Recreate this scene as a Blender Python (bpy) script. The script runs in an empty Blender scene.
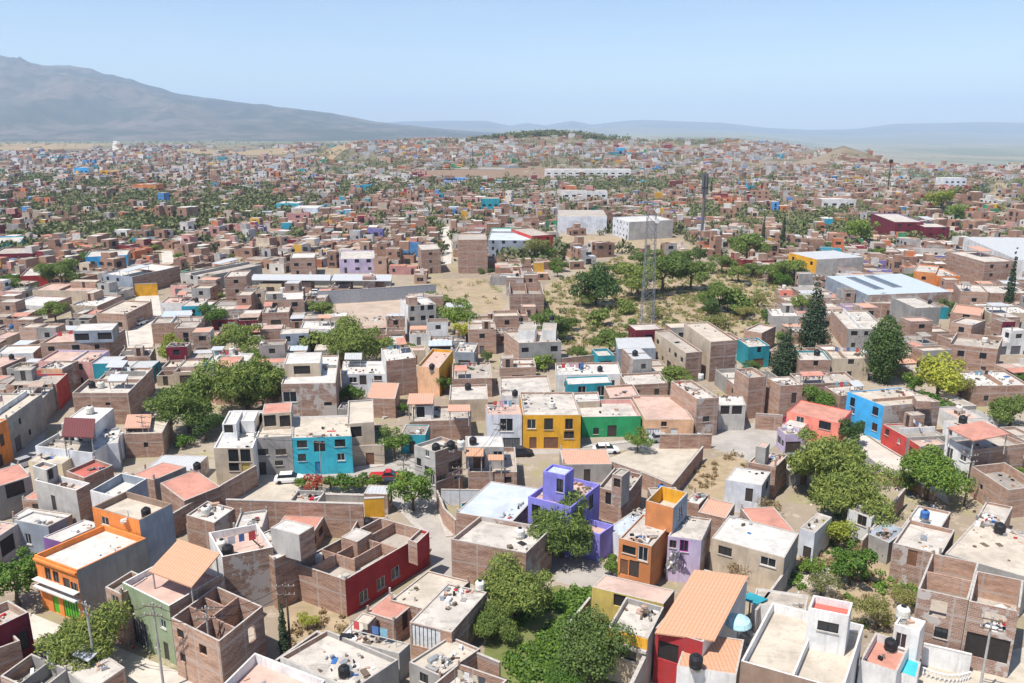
import bpy, math, random
from mathutils import Vector, noise as mnoise

rnd = random.Random(11)
S = bpy.context.scene
COL = S.collection
R = math.radians

# ------------------------------------------------------------------ camera
CAM_H, F, PITCH = 52.0, 28 / 36 * 1024, R(15.0)
cp, sp = math.cos(PITCH), math.sin(PITCH)
cam_d = bpy.data.cameras.new('camera')
cam_d.lens = 28; cam_d.sensor_width = 36; cam_d.clip_start = 1; cam_d.clip_end = 90000
cam = bpy.data.objects.new('camera', cam_d); COL.objects.link(cam)
cam.location = (0, 0, CAM_H); cam.rotation_euler = (R(90) - PITCH, 0, 0)
S.camera = cam

def ray(px, py):
    u, v = (px - 512) / F, (341.5 - py) / F
    return Vector((u, cp + v * sp, -sp + v * cp))

def at(px, py, z=0.0):
    """the point at height z seen at a pixel of the photograph"""
    d = ray(px, py); t = (z - CAM_H) / d.z
    return Vector((d.x * t, d.y * t, z))

def to_px(p):
    y = p[1]; z = p[2] - CAM_H
    dep = y * cp - z * sp
    return 512 + F * p[0] / dep, 341.5 - F * (y * sp + z * cp) / dep

def ss(a, b, x):
    t = min(1, max(0, (x - a) / (b - a))); return t * t * (3 - 2 * t)

def terrain(x, y):
    if y < 380: return 0.0
    a = x / y
    z = 24 * ss(750, 1650, y) * (1 - ss(1750, 2700, y)) * ss(-.34, -.1, a) * (1 - ss(.27, .40, a))
    z += 9 * math.exp(-((a - .035) / .07) ** 2 - ((y - 1650) / 300) ** 2)
    z += 31 * math.exp(-((a - .408) / .04) ** 2 - ((y - 1150) / 170) ** 2)
    if y > 800 and .3 < a < .52: z += 9 * math.exp(-((a - .405) / .05) ** 2 - ((y - 1150) / 150) ** 2) * (mnoise.noise(Vector((x / 45, y / 60, 8))) + .5 * mnoise.noise(Vector((x / 16, y / 22, 4))))
    z += 13 * math.exp(-((x - 315) / 60) ** 2 - ((y - 500) / 80) ** 2)
    z -= 95 * max(ss(980, 2300, y) * ss(.40, .47, a), ss(1750, 2900, y) * ss(.26, .40, a)) + 25 * ss(2700, 4000, y)
    z += (3. * ss(480, 900, y) + 7 * ss(800, 1200, y) * (1 - ss(2200, 3000, y))) * mnoise.noise(Vector((x / 210, y / 240, 3))) + 9 * math.exp(-((a - .1) / .16) ** 2 - ((y - 1080) / 110) ** 2)
    return z

def ground_at(px, py):
    """where the ground is seen at a pixel (march along the view ray)"""
    d = ray(px, py); t = 30.0
    while t < 30000:
        x, y, z = d.x * t, d.y * t, CAM_H + d.z * t
        if z <= terrain(x, y): break
        t *= 1.01
    return Vector((x, y, terrain(x, y)))

# ------------------------------------------------------------------ mesh builder
class MB:
    def __init__(s): s.v = []; s.f = []; s.m = []; s.uv = []
    def face(s, pts, m=0, uv=None):
        i = len(s.v); s.v += [tuple(p) for p in pts]
        s.f.append(tuple(range(i, i + len(pts)))); s.m.append(m)
        s.uv += uv if uv else [(p[0], p[1]) for p in pts]
    def box(s, c, ax, ay, z0, z1, m=0, mtop=None):
        """box on a parallelogram: corner c, edge vectors ax, ay (2D)"""
        P = [(c[0], c[1]), (c[0] + ax[0], c[1] + ax[1]), (c[0] + ax[0] + ay[0], c[1] + ax[1] + ay[1]), (c[0] + ay[0], c[1] + ay[1])]
        s.prism(P, z0, z1, m, mtop)
    def prism(s, P, z0, z1, m=0, mtop=None):
        n = len(P); u = 0
        for i in range(n):
            a, b = P[i], P[(i + 1) % n]
            L = math.hypot(b[0] - a[0], b[1] - a[1])
            s.face([(a[0], a[1], z0), (b[0], b[1], z0), (b[0], b[1], z1), (a[0], a[1], z1)], m, [(u, z0), (u + L, z0), (u + L, z1), (u, z1)])
            u += L
        s.face([(p[0], p[1], z1) for p in P], m if mtop is None else mtop)
        s.face([(p[0], p[1], z0) for p in reversed(P)], m)
    def tube(s, p, q, r0, r1, n=8, m=0, caps=True):
        p, q = Vector(p), Vector(q); d = (q - p).normalized()
        x = d.orthogonal().normalized(); y = d.cross(x)
        c = [(math.cos(2 * math.pi * k / n), math.sin(2 * math.pi * k / n)) for k in range(n)]
        A = [p + (x * a + y * b) * r0 for a, b in c]; B = [q + (x * a + y * b) * r1 for a, b in c]
        for k in range(n):
            j = (k + 1) % n; s.face([A[k], A[j], B[j], B[k]], m)
        if caps:
            s.face(B, m); s.face(A[::-1], m)
    def lathe(s, c, prof, n=14, m=0):
        for (r0, z0), (r1, z1) in zip(prof, prof[1:]):
            for k in range(n):
                a, b = 2 * math.pi * k / n, 2 * math.pi * (k + 1) / n
                P = [(c[0] + r * math.cos(t), c[1] + r * math.sin(t), c[2] + z) for r, t, z in ((r0, a, z0), (r0, b, z0), (r1, b, z1), (r1, a, z1))]
                if r0 < 1e-4: P = P[1:]
                elif r1 < 1e-4: P = P[:3]
                s.face(P, m)
    def build(s, name, mats, parent=None, o=None, smooth=False):
        me = bpy.data.meshes.new(name)
        o = o or (0, 0, 0)
        me.from_pydata([(v[0] - o[0], v[1] - o[1], v[2] - o[2]) for v in s.v], [], s.f)
        for m in mats: me.materials.append(m)
        me.polygons.foreach_set('material_index', s.m)
        uv = me.uv_layers.new(name='uv')
        uv.data.foreach_set('uv', [c for t in s.uv for c in t])
        if smooth: me.polygons.foreach_set('use_smooth', [True] * len(s.f))
        ob = bpy.data.objects.new(name, me); COL.objects.link(ob)
        if parent is not None: ob.parent = parent
        else: ob.location = o
        return ob

def tag(o, label=None, cat=None, group=None, kind=None):
    if label: o['label'] = label
    if cat: o['category'] = cat
    if group: o['group'] = group
    if kind: o['kind'] = kind
    return o

def empty(name, loc, label, cat, group=None):
    o = bpy.data.objects.new(name, None); o.empty_display_size = .3
    o.location = loc; COL.objects.link(o)
    return tag(o, label, cat, group)

# ------------------------------------------------------------------ materials
MATS = {}
def new_mat(name):
    m = bpy.data.materials.new(name); m.use_nodes = True
    nt = m.node_tree; b = nt.nodes['Principled BSDF']
    b.inputs['Specular IOR Level'].default_value = .25
    return m, nt, b
def N(nt, t, **kw):
    n = nt.nodes.new(t)
    for k, v in kw.items(): setattr(n, k, v)
    return n
def mixc(nt, fac, a, b, mode='MIX'):
    n = N(nt, 'ShaderNodeMix', data_type='RGBA', blend_type=mode)
    for sock, v in ((n.inputs[0], fac), (n.inputs[6], a), (n.inputs[7], b)):
        if hasattr(v, 'is_linked'): nt.links.new(v, sock)
        elif isinstance(v, (int, float)): sock.default_value = v
        else: sock.default_value = (*v, 1)
    return n.outputs[2]
def rampf(nt, src, lo, hi, a=0., b=1.):
    n = N(nt, 'ShaderNodeMapRange', interpolation_type='SMOOTHSTEP')
    nt.links.new(src, n.inputs[0])
    n.inputs[1].default_value = lo; n.inputs[2].default_value = hi; n.inputs[3].default_value = a; n.inputs[4].default_value = b
    return n.outputs[0]
def nz(nt, scale, detail=3, rough=.6, vec=None, stretch=None):
    if vec is None: vec = N(nt, 'ShaderNodeNewGeometry').outputs['Position']
    if stretch:
        mp = N(nt, 'ShaderNodeMapping'); nt.links.new(vec, mp.inputs[0]); mp.inputs['Scale'].default_value = stretch; vec = mp.outputs[0]
    n = N(nt, 'ShaderNodeTexNoise'); nt.links.new(vec, n.inputs[0])
    n.inputs['Scale'].default_value = scale; n.inputs['Detail'].default_value = detail; n.inputs['Roughness'].default_value = rough
    return n.outputs[0]
def mul(c, k): return tuple(min(.92, x * k) for x in c)

def paint(name, c, wear=.8, rough=.8):
    """wall paint with weathering: broad blotches, rain streaks, fine grain, bare plaster flakes"""
    if name in MATS: return MATS[name]
    m, nt, b = new_mat(name)
    col = mixc(nt, rampf(nt, nz(nt, .35, 4), .35, .7), mul(c, 1.1), mul(c, .74))
    col = mixc(nt, rampf(nt, nz(nt, 1., 4, .7, stretch=(2.2, 2.2, .22)), .47, .7, 0, wear * .75), col, tuple(.55 * x + .04 for x in c))
    col = mixc(nt, rampf(nt, nz(nt, 1.3, 5, .75), .66, .72, 0, wear * .8), col, (.42, .39, .36))
    col = mixc(nt, rampf(nt, nz(nt, 9, 2), .3, .7, 0, .25), col, mul(c, .75))
    nt.links.new(col, b.inputs['Base Color']); b.inputs['Roughness'].default_value = rough
    MATS[name] = m; return m

def roofing(name, c, stain=.6, c2=None):
    """flat roof screed: pooled stains, dark damp patches, patched areas, grain"""
    if name in MATS: return MATS[name]
    m, nt, b = new_mat(name)
    c2 = c2 or tuple(.6 * x for x in c)
    col = mixc(nt, rampf(nt, nz(nt, .22, 5, .65), .4, .66), c, mul(c, .78))
    col = mixc(nt, rampf(nt, nz(nt, .55, 6, .72), .47, .62, 0, stain), col, c2)
    col = mixc(nt, rampf(nt, nz(nt, .9, 5, .7, stretch=(.35, 1.6, 1)), .55, .68, 0, stain * .8), col, tuple(.45 * x + .03 for x in c))
    col = mixc(nt, rampf(nt, nz(nt, 1.7, 4, .7), .62, .7, 0, stain * .9), col, tuple(.32 * x + .03 for x in c))
    col = mixc(nt, rampf(nt, nz(nt, 7, 3), .3, .7, 0, .3), col, mul(c, .72))
    nt.links.new(col, b.inputs['Base Color']); b.inputs['Roughness'].default_value = .85
    MATS[name] = m; return m

def brick(name, c1, c2, band=(.40, .37, .35), render=0.):
    if name in MATS: return MATS[name]
    m, nt, b = new_mat(name)
    uv = N(nt, 'ShaderNodeUVMap').outputs[0]
    br = N(nt, 'ShaderNodeTexBrick'); nt.links.new(uv, br.inputs[0])
    br.inputs['Scale'].default_value = 1; br.inputs['Brick Width'].default_value = .42; br.inputs['Row Height'].default_value = .2
    br.inputs['Mortar Size'].default_value = .02; br.inputs['Color1'].default_value = (*c1, 1); br.inputs['Color2'].default_value = (*c2, 1)
    br.inputs['Mortar'].default_value = (.44, .41, .38, 1); br.inputs['Bias'].default_value = -.1
    col = br.outputs[0]
    col = mixc(nt, rampf(nt, nz(nt, .8, 4, .7, stretch=(.5, .5, 2.4)), .38, .68, 0, .75), col, tuple(.5 * x for x in c1))
    col = mixc(nt, rampf(nt, nz(nt, 2.2, 4, .7, stretch=(.6, .6, 1.8)), .52, .68, 0, .45), col, (.46, .335, .26))
    if render: col = mixc(nt, rampf(nt, nz(nt, .3, 4, .7), .62 - render, .66 - render, 0, .85), col, (.46, .43, .41))
    # concrete tie columns and ring beams
    sx = N(nt, 'ShaderNodeSeparateXYZ'); nt.links.new(uv, sx.inputs[0])
    def bandf(sock, period, width, off):
        a = N(nt, 'ShaderNodeMath', operation='ADD'); nt.links.new(sock, a.inputs[0]); a.inputs[1].default_value = off
        d = N(nt, 'ShaderNodeMath', operation='PINGPONG'); nt.links.new(a.outputs[0], d.inputs[0]); d.inputs[1].default_value = period / 2
        l = N(nt, 'ShaderNodeMath', operation='LESS_THAN'); nt.links.new(d.outputs[0], l.inputs[0]); l.inputs[1].default_value = width / 2
        return l.outputs[0]
    mx = N(nt, 'ShaderNodeMath', operation='MAXIMUM')
    nt.links.new(bandf(sx.outputs[0], 3.3, .2, 0), mx.inputs[0]); nt.links.new(bandf(sx.outputs[1], 2.75, .24, .1), mx.inputs[1])
    fm = N(nt, 'ShaderNodeMath', operation='MULTIPLY'); nt.links.new(mx.outputs[0], fm.inputs[0]); fm.inputs[1].default_value = .55
    col = mixc(nt, fm.outputs[0], col, band)
    nt.links.new(col, b.inputs['Base Color']); b.inputs['Roughness'].default_value = .9
    MATS[name] = m; return m

def ribbed(name, c, period, dark=.6, metal=0., wear=.4, rough=.6, c2=None):
    """tile courses or corrugated sheet: ribs along u"""
    if name in MATS: return MATS[name]
    m, nt, b = new_mat(name)
    uv = N(nt, 'ShaderNodeUVMap').outputs[0]
    sx = N(nt, 'ShaderNodeSeparateXYZ'); nt.links.new(uv, sx.inputs[0])
    d = N(nt, 'ShaderNodeMath', operation='PINGPONG'); nt.links.new(sx.outputs[0], d.inputs[0]); d.inputs[1].default_value = period / 2
    f = rampf(nt, d.outputs[0], 0, period * .3, 1, 0)
    col = mixc(nt, f, c, mul(c, dark))
    d2 = N(nt, 'ShaderNodeMath', operation='PINGPONG'); nt.links.new(sx.outputs[1], d2.inputs[0]); d2.inputs[1].default_value = period * .9
    col = mixc(nt, rampf(nt, d2.outputs[0], 0, period * .25, .5, 0), col, mul(c, dark))
    col = mixc(nt, rampf(nt, nz(nt, .7, 5, .7), .4, .7, 0, wear), col, c2 or mul(c, .62))
    col = mixc(nt, rampf(nt, nz(nt, 4, 3, .7), .5, .75, 0, wear), col, mul(c, 1.25))
    nt.links.new(col, b.inputs['Base Color']); b.inputs['Roughness'].default_value = rough; b.inputs['Metallic'].default_value = metal
    bp = N(nt, 'ShaderNodeBump'); bp.inputs['Strength'].default_value = .5; bp.inputs['Distance'].default_value = .06
    nt.links.new(d.outputs[0], bp.inputs['Height']); nt.links.new(bp.outputs[0], b.inputs['Normal'])
    MATS[name] = m; return m

def plain(name, c, rough=.6, metal=0., var=.25):
    if name in MATS: return MATS[name]
    m, nt, b = new_mat(name)
    nt.links.new(mixc(nt, rampf(nt, nz(nt, 2.5, 3), .3, .7), c, mul(c, 1 - var)), b.inputs['Base Color'])
    b.inputs['Roughness'].default_value = rough; b.inputs['Metallic'].default_value = metal
    MATS[name] = m; return m

def glass(name, c=(.02, .025, .03)):
    m, nt, b = new_mat(name)
    b.inputs['Base Color'].default_value = (*c, 1); b.inputs['Roughness'].default_value = .12; b.inputs['Specular IOR Level'].default_value = .6
    MATS[name] = m; return m

def leafy(name, c, c2, trans=.35):
    m, nt, b = new_mat(name)
    g = N(nt, 'ShaderNodeNewGeometry')
    col = mixc(nt, g.outputs['Random Per Island'], c, c2)
    oi = N(nt, 'ShaderNodeObjectInfo')
    hv = N(nt, 'ShaderNodeHueSaturation'); nt.links.new(col, hv.inputs['Color'])
    nt.links.new(rampf(nt, oi.outputs['Random'], 0, 1, .482, .515), hv.inputs['Hue']); nt.links.new(rampf(nt, oi.outputs['Random'], 0, 1, 1.2, .8), hv.inputs['Value'])
    nt.links.new(hv.outputs[0], b.inputs['Base Color']); b.inputs['Roughness'].default_value = .6
    tr = N(nt, 'ShaderNodeBsdfTranslucent'); nt.links.new(hv.outputs[0], tr.inputs[0])
    mx = N(nt, 'ShaderNodeMixShader'); mx.inputs[0].default_value = trans
    nt.links.new(b.outputs[0], mx.inputs[1]); nt.links.new(tr.outputs[0], mx.inputs[2])
    nt.links.new(mx.outputs[0], nt.nodes['Material Output'].inputs[0])
    MATS[name] = m; return m

brick('brick', (.41, .22, .145), (.265, .14, .095))
brick('brick_grey', (.37, .215, .155), (.25, .15, .11), render=.1)
brick('brick_dark', (.29, .155, .11), (.20, .105, .075))
brick('brick_pink', (.52, .30, .20), (.36, .20, .135))
for n_, c_ in dict(block=(.33, .315, .30), block_blue=(.30, .34, .40), block_pale=(.46, .44, .415), white=(.72, .71, .70), white_blue=(.64, .66, .71), cream=(.66, .55, .38),
                   tan=(.52, .43, .33), orange=(.74, .24, .06), orange_brown=(.62, .24, .09), turquoise=(.05, .44, .56), yellow=(.70, .36, .03), green=(.03, .31, .12),
                   purple=(.24, .23, .66), darkred=(.37, .035, .038), blue=(.06, .40, .78), red=(.52, .065, .055), maroon=(.17, .018, .035), greygreen=(.28, .34, .21),
                   salmon_wall=(.82, .27, .20), pink=(.66, .36, .33), lilac=(.50, .42, .58), brown=(.30, .21, .16), peach=(.76, .46, .28), teal=(.03, .30, .38),
                   lime=(.20, .50, .03), olive_yellow=(.55, .42, .12), violet=(.20, .10, .30)).items():
    paint(n_, c_)
for n_, c_, s_ in (('conc', (.44, .39, .34), .75), ('conc_dark', (.33, .30, .27), .7), ('white_roof', (.60, .575, .54), .6), ('cream_roof', (.54, .475, .395), .6), ('pink_roof', (.55, .39, .325), .5),
                   ('salmon', (.54, .26, .20), .55), ('red_roof', (.50, .14, .11), .35), ('dirty_white', (.54, .495, .445), .9), ('blue_roof', (.50, .55, .62), .3), ('deck_pink', (.56, .39, .33), .4)):
    roofing(n_, c_, s_)
ribbed('tile', (.54, .31, .20), .38, .72, wear=.3, c2=(.60, .27, .13))
ribbed('tile_pink', (.58, .33, .235), .38, .75, wear=.3)
ribbed('sheet', (.52, .53, .54), .5, .8, metal=.15, wear=.35)
ribbed('sheet_blue', (.47, .53, .60), 1.1, .86, metal=.1, wear=.25)
ribbed('sheet_rust', (.42, .33, .27), .4, .7, wear=.7, c2=(.25, .14, .09))
ribbed('sheet_maroon', (.16, .05, .05), .4, .6, wear=.3)
plain('frame_white', (.74, .74, .74)); plain('frame_black', (.03, .03, .03)); plain('door_dark', (.07, .055, .05)); plain('door_brown', (.20, .10, .06)); plain('door_red', (.35, .05, .05))
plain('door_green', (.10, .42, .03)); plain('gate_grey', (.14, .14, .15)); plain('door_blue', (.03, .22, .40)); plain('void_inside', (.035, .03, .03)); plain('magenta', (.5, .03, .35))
plain('tank_black', (.022, .022, .025), .45); plain('tank_white', (.70, .68, .62), .6); plain('tank_blue', (.05, .16, .42), .5)
plain('skylight', (.10, .13, .17), .4); plain('steel', (.40, .42, .44), .5, .5); plain('mast_steel', (.20, .21, .23), .6); plain('wood_pole', (.16, .12, .09), .9); plain('conc_pole', (.42, .41, .39), .9); plain('coping', (.46, .425, .39), .9); plain('coping_white', (.64, .63, .61), .85)
plain('fence_grey', (.36, .37, .40), .85); plain('bark', (.13, .10, .075), .95); plain('wire', (.03, .03, .03))
plain('car_white', (.78, .78, .78), .25, 0, .03); plain('car_red', (.42, .02, .03), .25, 0, .05); plain('car_dark', (.03, .03, .035), .25, 0, .05); plain('car_silver', (.45, .46, .48), .3, .3, .05); plain('tyre', (.02, .02, .02), .9)
glass('pane'); glass('pane_blue', (.05, .09, .14))
M = MATS
# ------------------------------------------------------------------ building kit
OCC = []          # footprints already taken
HOUSES = []       # (label, short, root position, roof height, polygon)
TANK_N = {}

def inset(P, t):
    n = len(P); out = []
    for i in range(n):
        a, b, c = Vector(P[i - 1]), Vector(P[i]), Vector(P[(i + 1) % n])
        d0, d1 = (b - a).normalized(), (c - b).normalized()
        n0, n1 = Vector((-d0.y, d0.x)), Vector((-d1.y, d1.x))
        k = t / max(.3, 1 + n0.dot(n1)); out.append(tuple(b + (n0 + n1) * k))
    return out

def obox(mb, A, d, n, u0, u1, z0, z1, d0, d1, m=0):
    """box laid against a wall: u along it, d outward"""
    def q(u, k): return (A[0] + d[0] * u + n[0] * k, A[1] + d[1] * u + n[1] * k)
    mb.prism([q(u0, d1), q(u1, d1), q(u1, d0), q(u0, d0)], z0, z1, m)

def wall_face(mb, A, B, z0, z1, ops, m, depth=.14, flip=False):
    """one wall with real holes and reveals"""
    A, B = Vector(A), Vector(B); L = (B - A).length; d = (B - A) / L; n = Vector((d.y, -d.x))
    us = sorted({0, L, *[o[0] for o in ops], *[o[1] for o in ops]}); zs = sorted({z0, z1, *[o[2] for o in ops], *[o[3] for o in ops]})
    def p(u, z, k=0): return (A.x + d.x * u + n.x * k, A.y + d.y * u + n.y * k, z)
    for i in range(len(us) - 1):
        for j in range(len(zs) - 1):
            um, zm = (us[i] + us[i + 1]) / 2, (zs[j] + zs[j + 1]) / 2
            if any(o[0] < um < o[1] and o[2] < zm < o[3] for o in ops): continue
            Q = [(us[i], zs[j]), (us[i + 1], zs[j]), (us[i + 1], zs[j + 1]), (us[i], zs[j + 1])]
            if flip: Q = Q[::-1]
            mb.face([p(*q) for q in Q], m, Q)
    if flip: return
    for u0, u1, a, b in ops:
        for (ua, za), (ub, zb) in (((u0, a), (u1, a)), ((u1, a), (u1, b)), ((u1, b), (u0, b)), ((u0, b), (u0, a))):
            mb.face([p(ub, zb), p(ua, za), p(ua, za, -depth), p(ub, zb, -depth)], m)

def fit_ops(L, z0, z1, raw):
    """clip openings to the wall, drop those that overlap"""
    out = []
    for (u, z, w, h, k) in raw:
        w = min(w, L - .5); h = min(h, z1 - z0 - .25)
        if w < .3 or h < .3: continue
        u0 = min(max(u - w / 2, .22), L - .22 - w); a = min(max(z - h / 2, z0 + .06), z1 - .15 - h)
        if any(u0 < o[0][1] + .1 and u0 + w > o[0][0] - .1 and a < o[0][3] + .1 and a + h > o[0][2] - .1 for o in out): continue
        out.append(((u0, u0 + w, a, a + h), k))
    return out

CLEAN = ('broad', 'double', 'canopy', 'turquoise', 'golden', 'cream', 'purple', 'orange', 'huge', 'sheet', 'metal', 'tile', 'salmon', 'hall', 'storehouse', 'warehouse', 'tower', 'unroofed', 'raw', 'dark red', 'red walled', 'pool', 'littered', 'emerald', 'peach', 'pale slab', 'white slab', 'rubble', 'pink tarp', 'ochre')
def opening(root, o, A, d, n, op, kind, fine):
    u0, u1, a, b = op
    kind, _, mt = kind.partition(':')
    if kind == 'o': return
    mb = MB()
    if kind == 'w':
        if fine:
            fr = .07
            for x0, x1, y0, y1 in ((u0, u1, a, a + fr), (u0, u1, b - fr, b), (u0, u0 + fr, a + fr, b - fr), (u1 - fr, u1, a + fr, b - fr), ((u0 + u1) / 2 - .025, (u0 + u1) / 2 + .025, a + fr, b - fr)):
                obox(mb, A, d, n, x0 + .002, x1 - .002, y0 + .002, y1 - .002, -.135, -.05)
            w = mb.build('window', [M[mt or rnd.choice(('frame_black', 'frame_white', 'frame_black', 'door_brown'))]], root, o)
            pn = MB(); obox(pn, A, d, n, u0 + .003, u1 - .003, a + .003, b - .003, -.2, -.11); pn.build('pane', [M['pane']], w, o)
            sl = MB(); obox(sl, A, d, n, u0 - .08, u1 + .08, a - .09, a - .003, .003, .1); s = sl.build('sill', [M['coping']], w, o)
            return w
        obox(mb, A, d, n, u0 + .003, u1 - .003, a + .003, b - .003, -.25, -.1); return mb.build('window', [M['pane']], root, o)
    if kind == 'v':
        obox(mb, A, d, n, u0 + .003, u1 - .003, a + .003, b - .003, -.5, -.13); return mb.build('window', [M['void_inside']], root, o)  # unglazed hole: dark block whose colour stands for the unlit inside
    if kind == 'd' or kind == 'g':
        obox(mb, A, d, n, u0 + .003, u1 - .003, a + .003, b - .003, -.2, -.09)
        dr = mb.build('door' if kind == 'd' else 'garage_door', [M[mt or ('door_dark' if kind == 'd' else 'gate_grey')]], root, o)
        if fine and kind == 'g':
            rb = MB()
            k = u0 + .35
            while k < u1 - .2: obox(rb, A, d, n, k, k + .05, a + .05, b - .05, -.088, -.05); k += .45
            rb.build('rib', [M['frame_black']], dr, o)
        return dr

def shell(root, o, P, z0, h, par, mats, roofm, ops, fine=True, wall_name='wall', roof_name='roof', copm='coping', inner=None, t=.18):
    """walls with openings and parapet + roof deck inside it; mats = 4 wall materials"""
    keys = list(dict.fromkeys(list(mats) + [copm] + ([inner] if inner else []))); mi = keys.index
    mb = MB(); I = inset(P, t); fl = h - par
    for i in range(4):
        A, B = Vector(P[i][:2]), Vector(P[(i + 1) % 4][:2]); L = (B - A).length; d = (B - A) / L; n = Vector((d.y, -d.x))
        fo = fit_ops(L, max(z0, 0 if z0 < 0 else z0), h, ops.get(i, []))
        wall_face(mb, A, B, z0, h, [f[0] for f in fo], mi(mats[i]))
        Ia, Ib = I[i], I[(i + 1) % 4]
        holes = [(max(.05, f[0][0] - t), f[0][1] - t, f[0][2], f[0][3]) for f in fo if f[1] == 'o' and f[0][2] > fl]
        wall_face(mb, Ia, Ib, fl, h, holes, mi(inner or mats[i]), flip=True)
        mb.face([(A.x, A.y, h), (B.x, B.y, h), (Ib[0], Ib[1], h), (Ia[0], Ia[1], h)], mi(copm))
        for op, k in fo: opening(root, o, A, d, n, op, k, fine)
    w = mb.build(wall_name, [M[k] for k in keys], root, o)
    rb = MB(); rb.prism(I, fl - .25, fl); rb.build(roof_name, [M[roofm]], root, o)
    return w

def quad_px(q, h, lim=9):
    A, B, C = [at(q[i], q[i + 1], h).to_2d() for i in (0, 2, 4)]
    e, f = B - A, C - B
    ang = e.angle_signed(f)      # should be near -90 (counter-clockwise)
    tgt = -math.pi / 2; dev = (ang - tgt + math.pi) % (2 * math.pi) - math.pi
    lim = R(lim)
    if abs(dev) > lim:
        rot = (abs(dev) - lim) * (1 if dev > 0 else -1)
        c, s = math.cos(rot), math.sin(rot); f = Vector((c * f.x - s * f.y, s * f.x + c * f.y))
    C = B + f
    return [tuple(A), tuple(B), tuple(C), tuple(C - e)]

def px_ops(P, lst):
    """openings located by their pixel on the photographed wall"""
    ops = {}
    for (fc, px, py, w, h, k) in lst:
        i = 'FRKL'.index(fc); A, B = Vector(P[i]), Vector(P[(i + 1) % 4]); L = (B - A).length; d = (B - A) / L; n = Vector((d.y, -d.x))
        r = ray(px, py); den = r.x * n.x + r.y * n.y
        if abs(den) < 1e-5: continue
        tt = (A.x * n.x + A.y * n.y) / den
        u = (r.x * tt - A.x) * d.x + (r.y * tt - A.y) * d.y; z = CAM_H + r.z * tt
        if k[0] in 'dg' and z - h / 2 < 1.2: z = h / 2 + .06
        ops.setdefault(i, []).append((u, z, w, h, k))
    return ops

def auto_ops(P, h, par, face, n, kind='w', door=True):
    i = 'FRKL'.index(face); A, B = Vector(P[i]), Vector(P[(i + 1) % 4]); L = (B - A).length
    st = max(1, round((h - par) / 2.9)); out = []
    dk = rnd.randrange(n) if door else -1
    for s in range(st):
        for k in range(n):
            u = L * (k + .5) / n + rnd.uniform(-.25, .25)
            if s == 0 and k == dk:
                out.append((u, 1.1, rnd.choice((1., 1., 2.6)), 2.1, rnd.choice(('d', 'd:door_brown', 'g', 'd:door_dark', 'd:frame_white')))); continue
            if rnd.random() < .15: continue
            out.append((u, s * 2.9 + 1.65, rnd.choice((1., 1.3, 1.6)), rnd.choice((1.1, 1.3)), kind))
    return {i: out}

def tank(p, col, label, r=None):
    r = r or rnd.uniform(.52, .64); hh = r * 2.1
    t = empty('water_tank', p, label, 'water tank', 'rooftop water tanks')
    mb = MB(); mb.lathe((0, 0, 0), [(0, .16), (r * .97, .16), (r, .3), (r, hh * .35), (r * .96, hh * .37), (r * .96, hh * .42), (r, hh * .44), (r, hh * .8), (r * .8, hh * .93), (r * .4, hh)], 14)
    mb.build('body', [M['tank_' + col]], t, (0, 0, 0), True)
    lb = MB(); lb.lathe((0, 0, 0), [(r * .4, hh), (r * .42, hh + .02), (r * .4, hh + .1), (0, hh + .13)], 12); lb.build('lid', [M['tank_' + ('black' if col != 'black' else 'black')]], t, (0, 0, 0), True)
    sb = MB(); sb.box((-r * .8, -r * .8), (r * 1.6, 0), (0, r * 1.6), -.25, .16); sb.build('stand', [M['block']], t, (0, 0, 0))
    return t

def put_tank(px, py, zr, col, short, P=None):
    p = at(px, py, zr + .6); p.z = zr
    cn = dict(black='black', white='pale', blue='blue')[col]
    k = TANK_N.get((cn, short), 0); TANK_N[(cn, short)] = k + 1
    extra = ('', 'second ', 'third ', 'fourth ')[k]
    tank(p, col, f'{extra}{cn} water tank on {short}')

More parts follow.
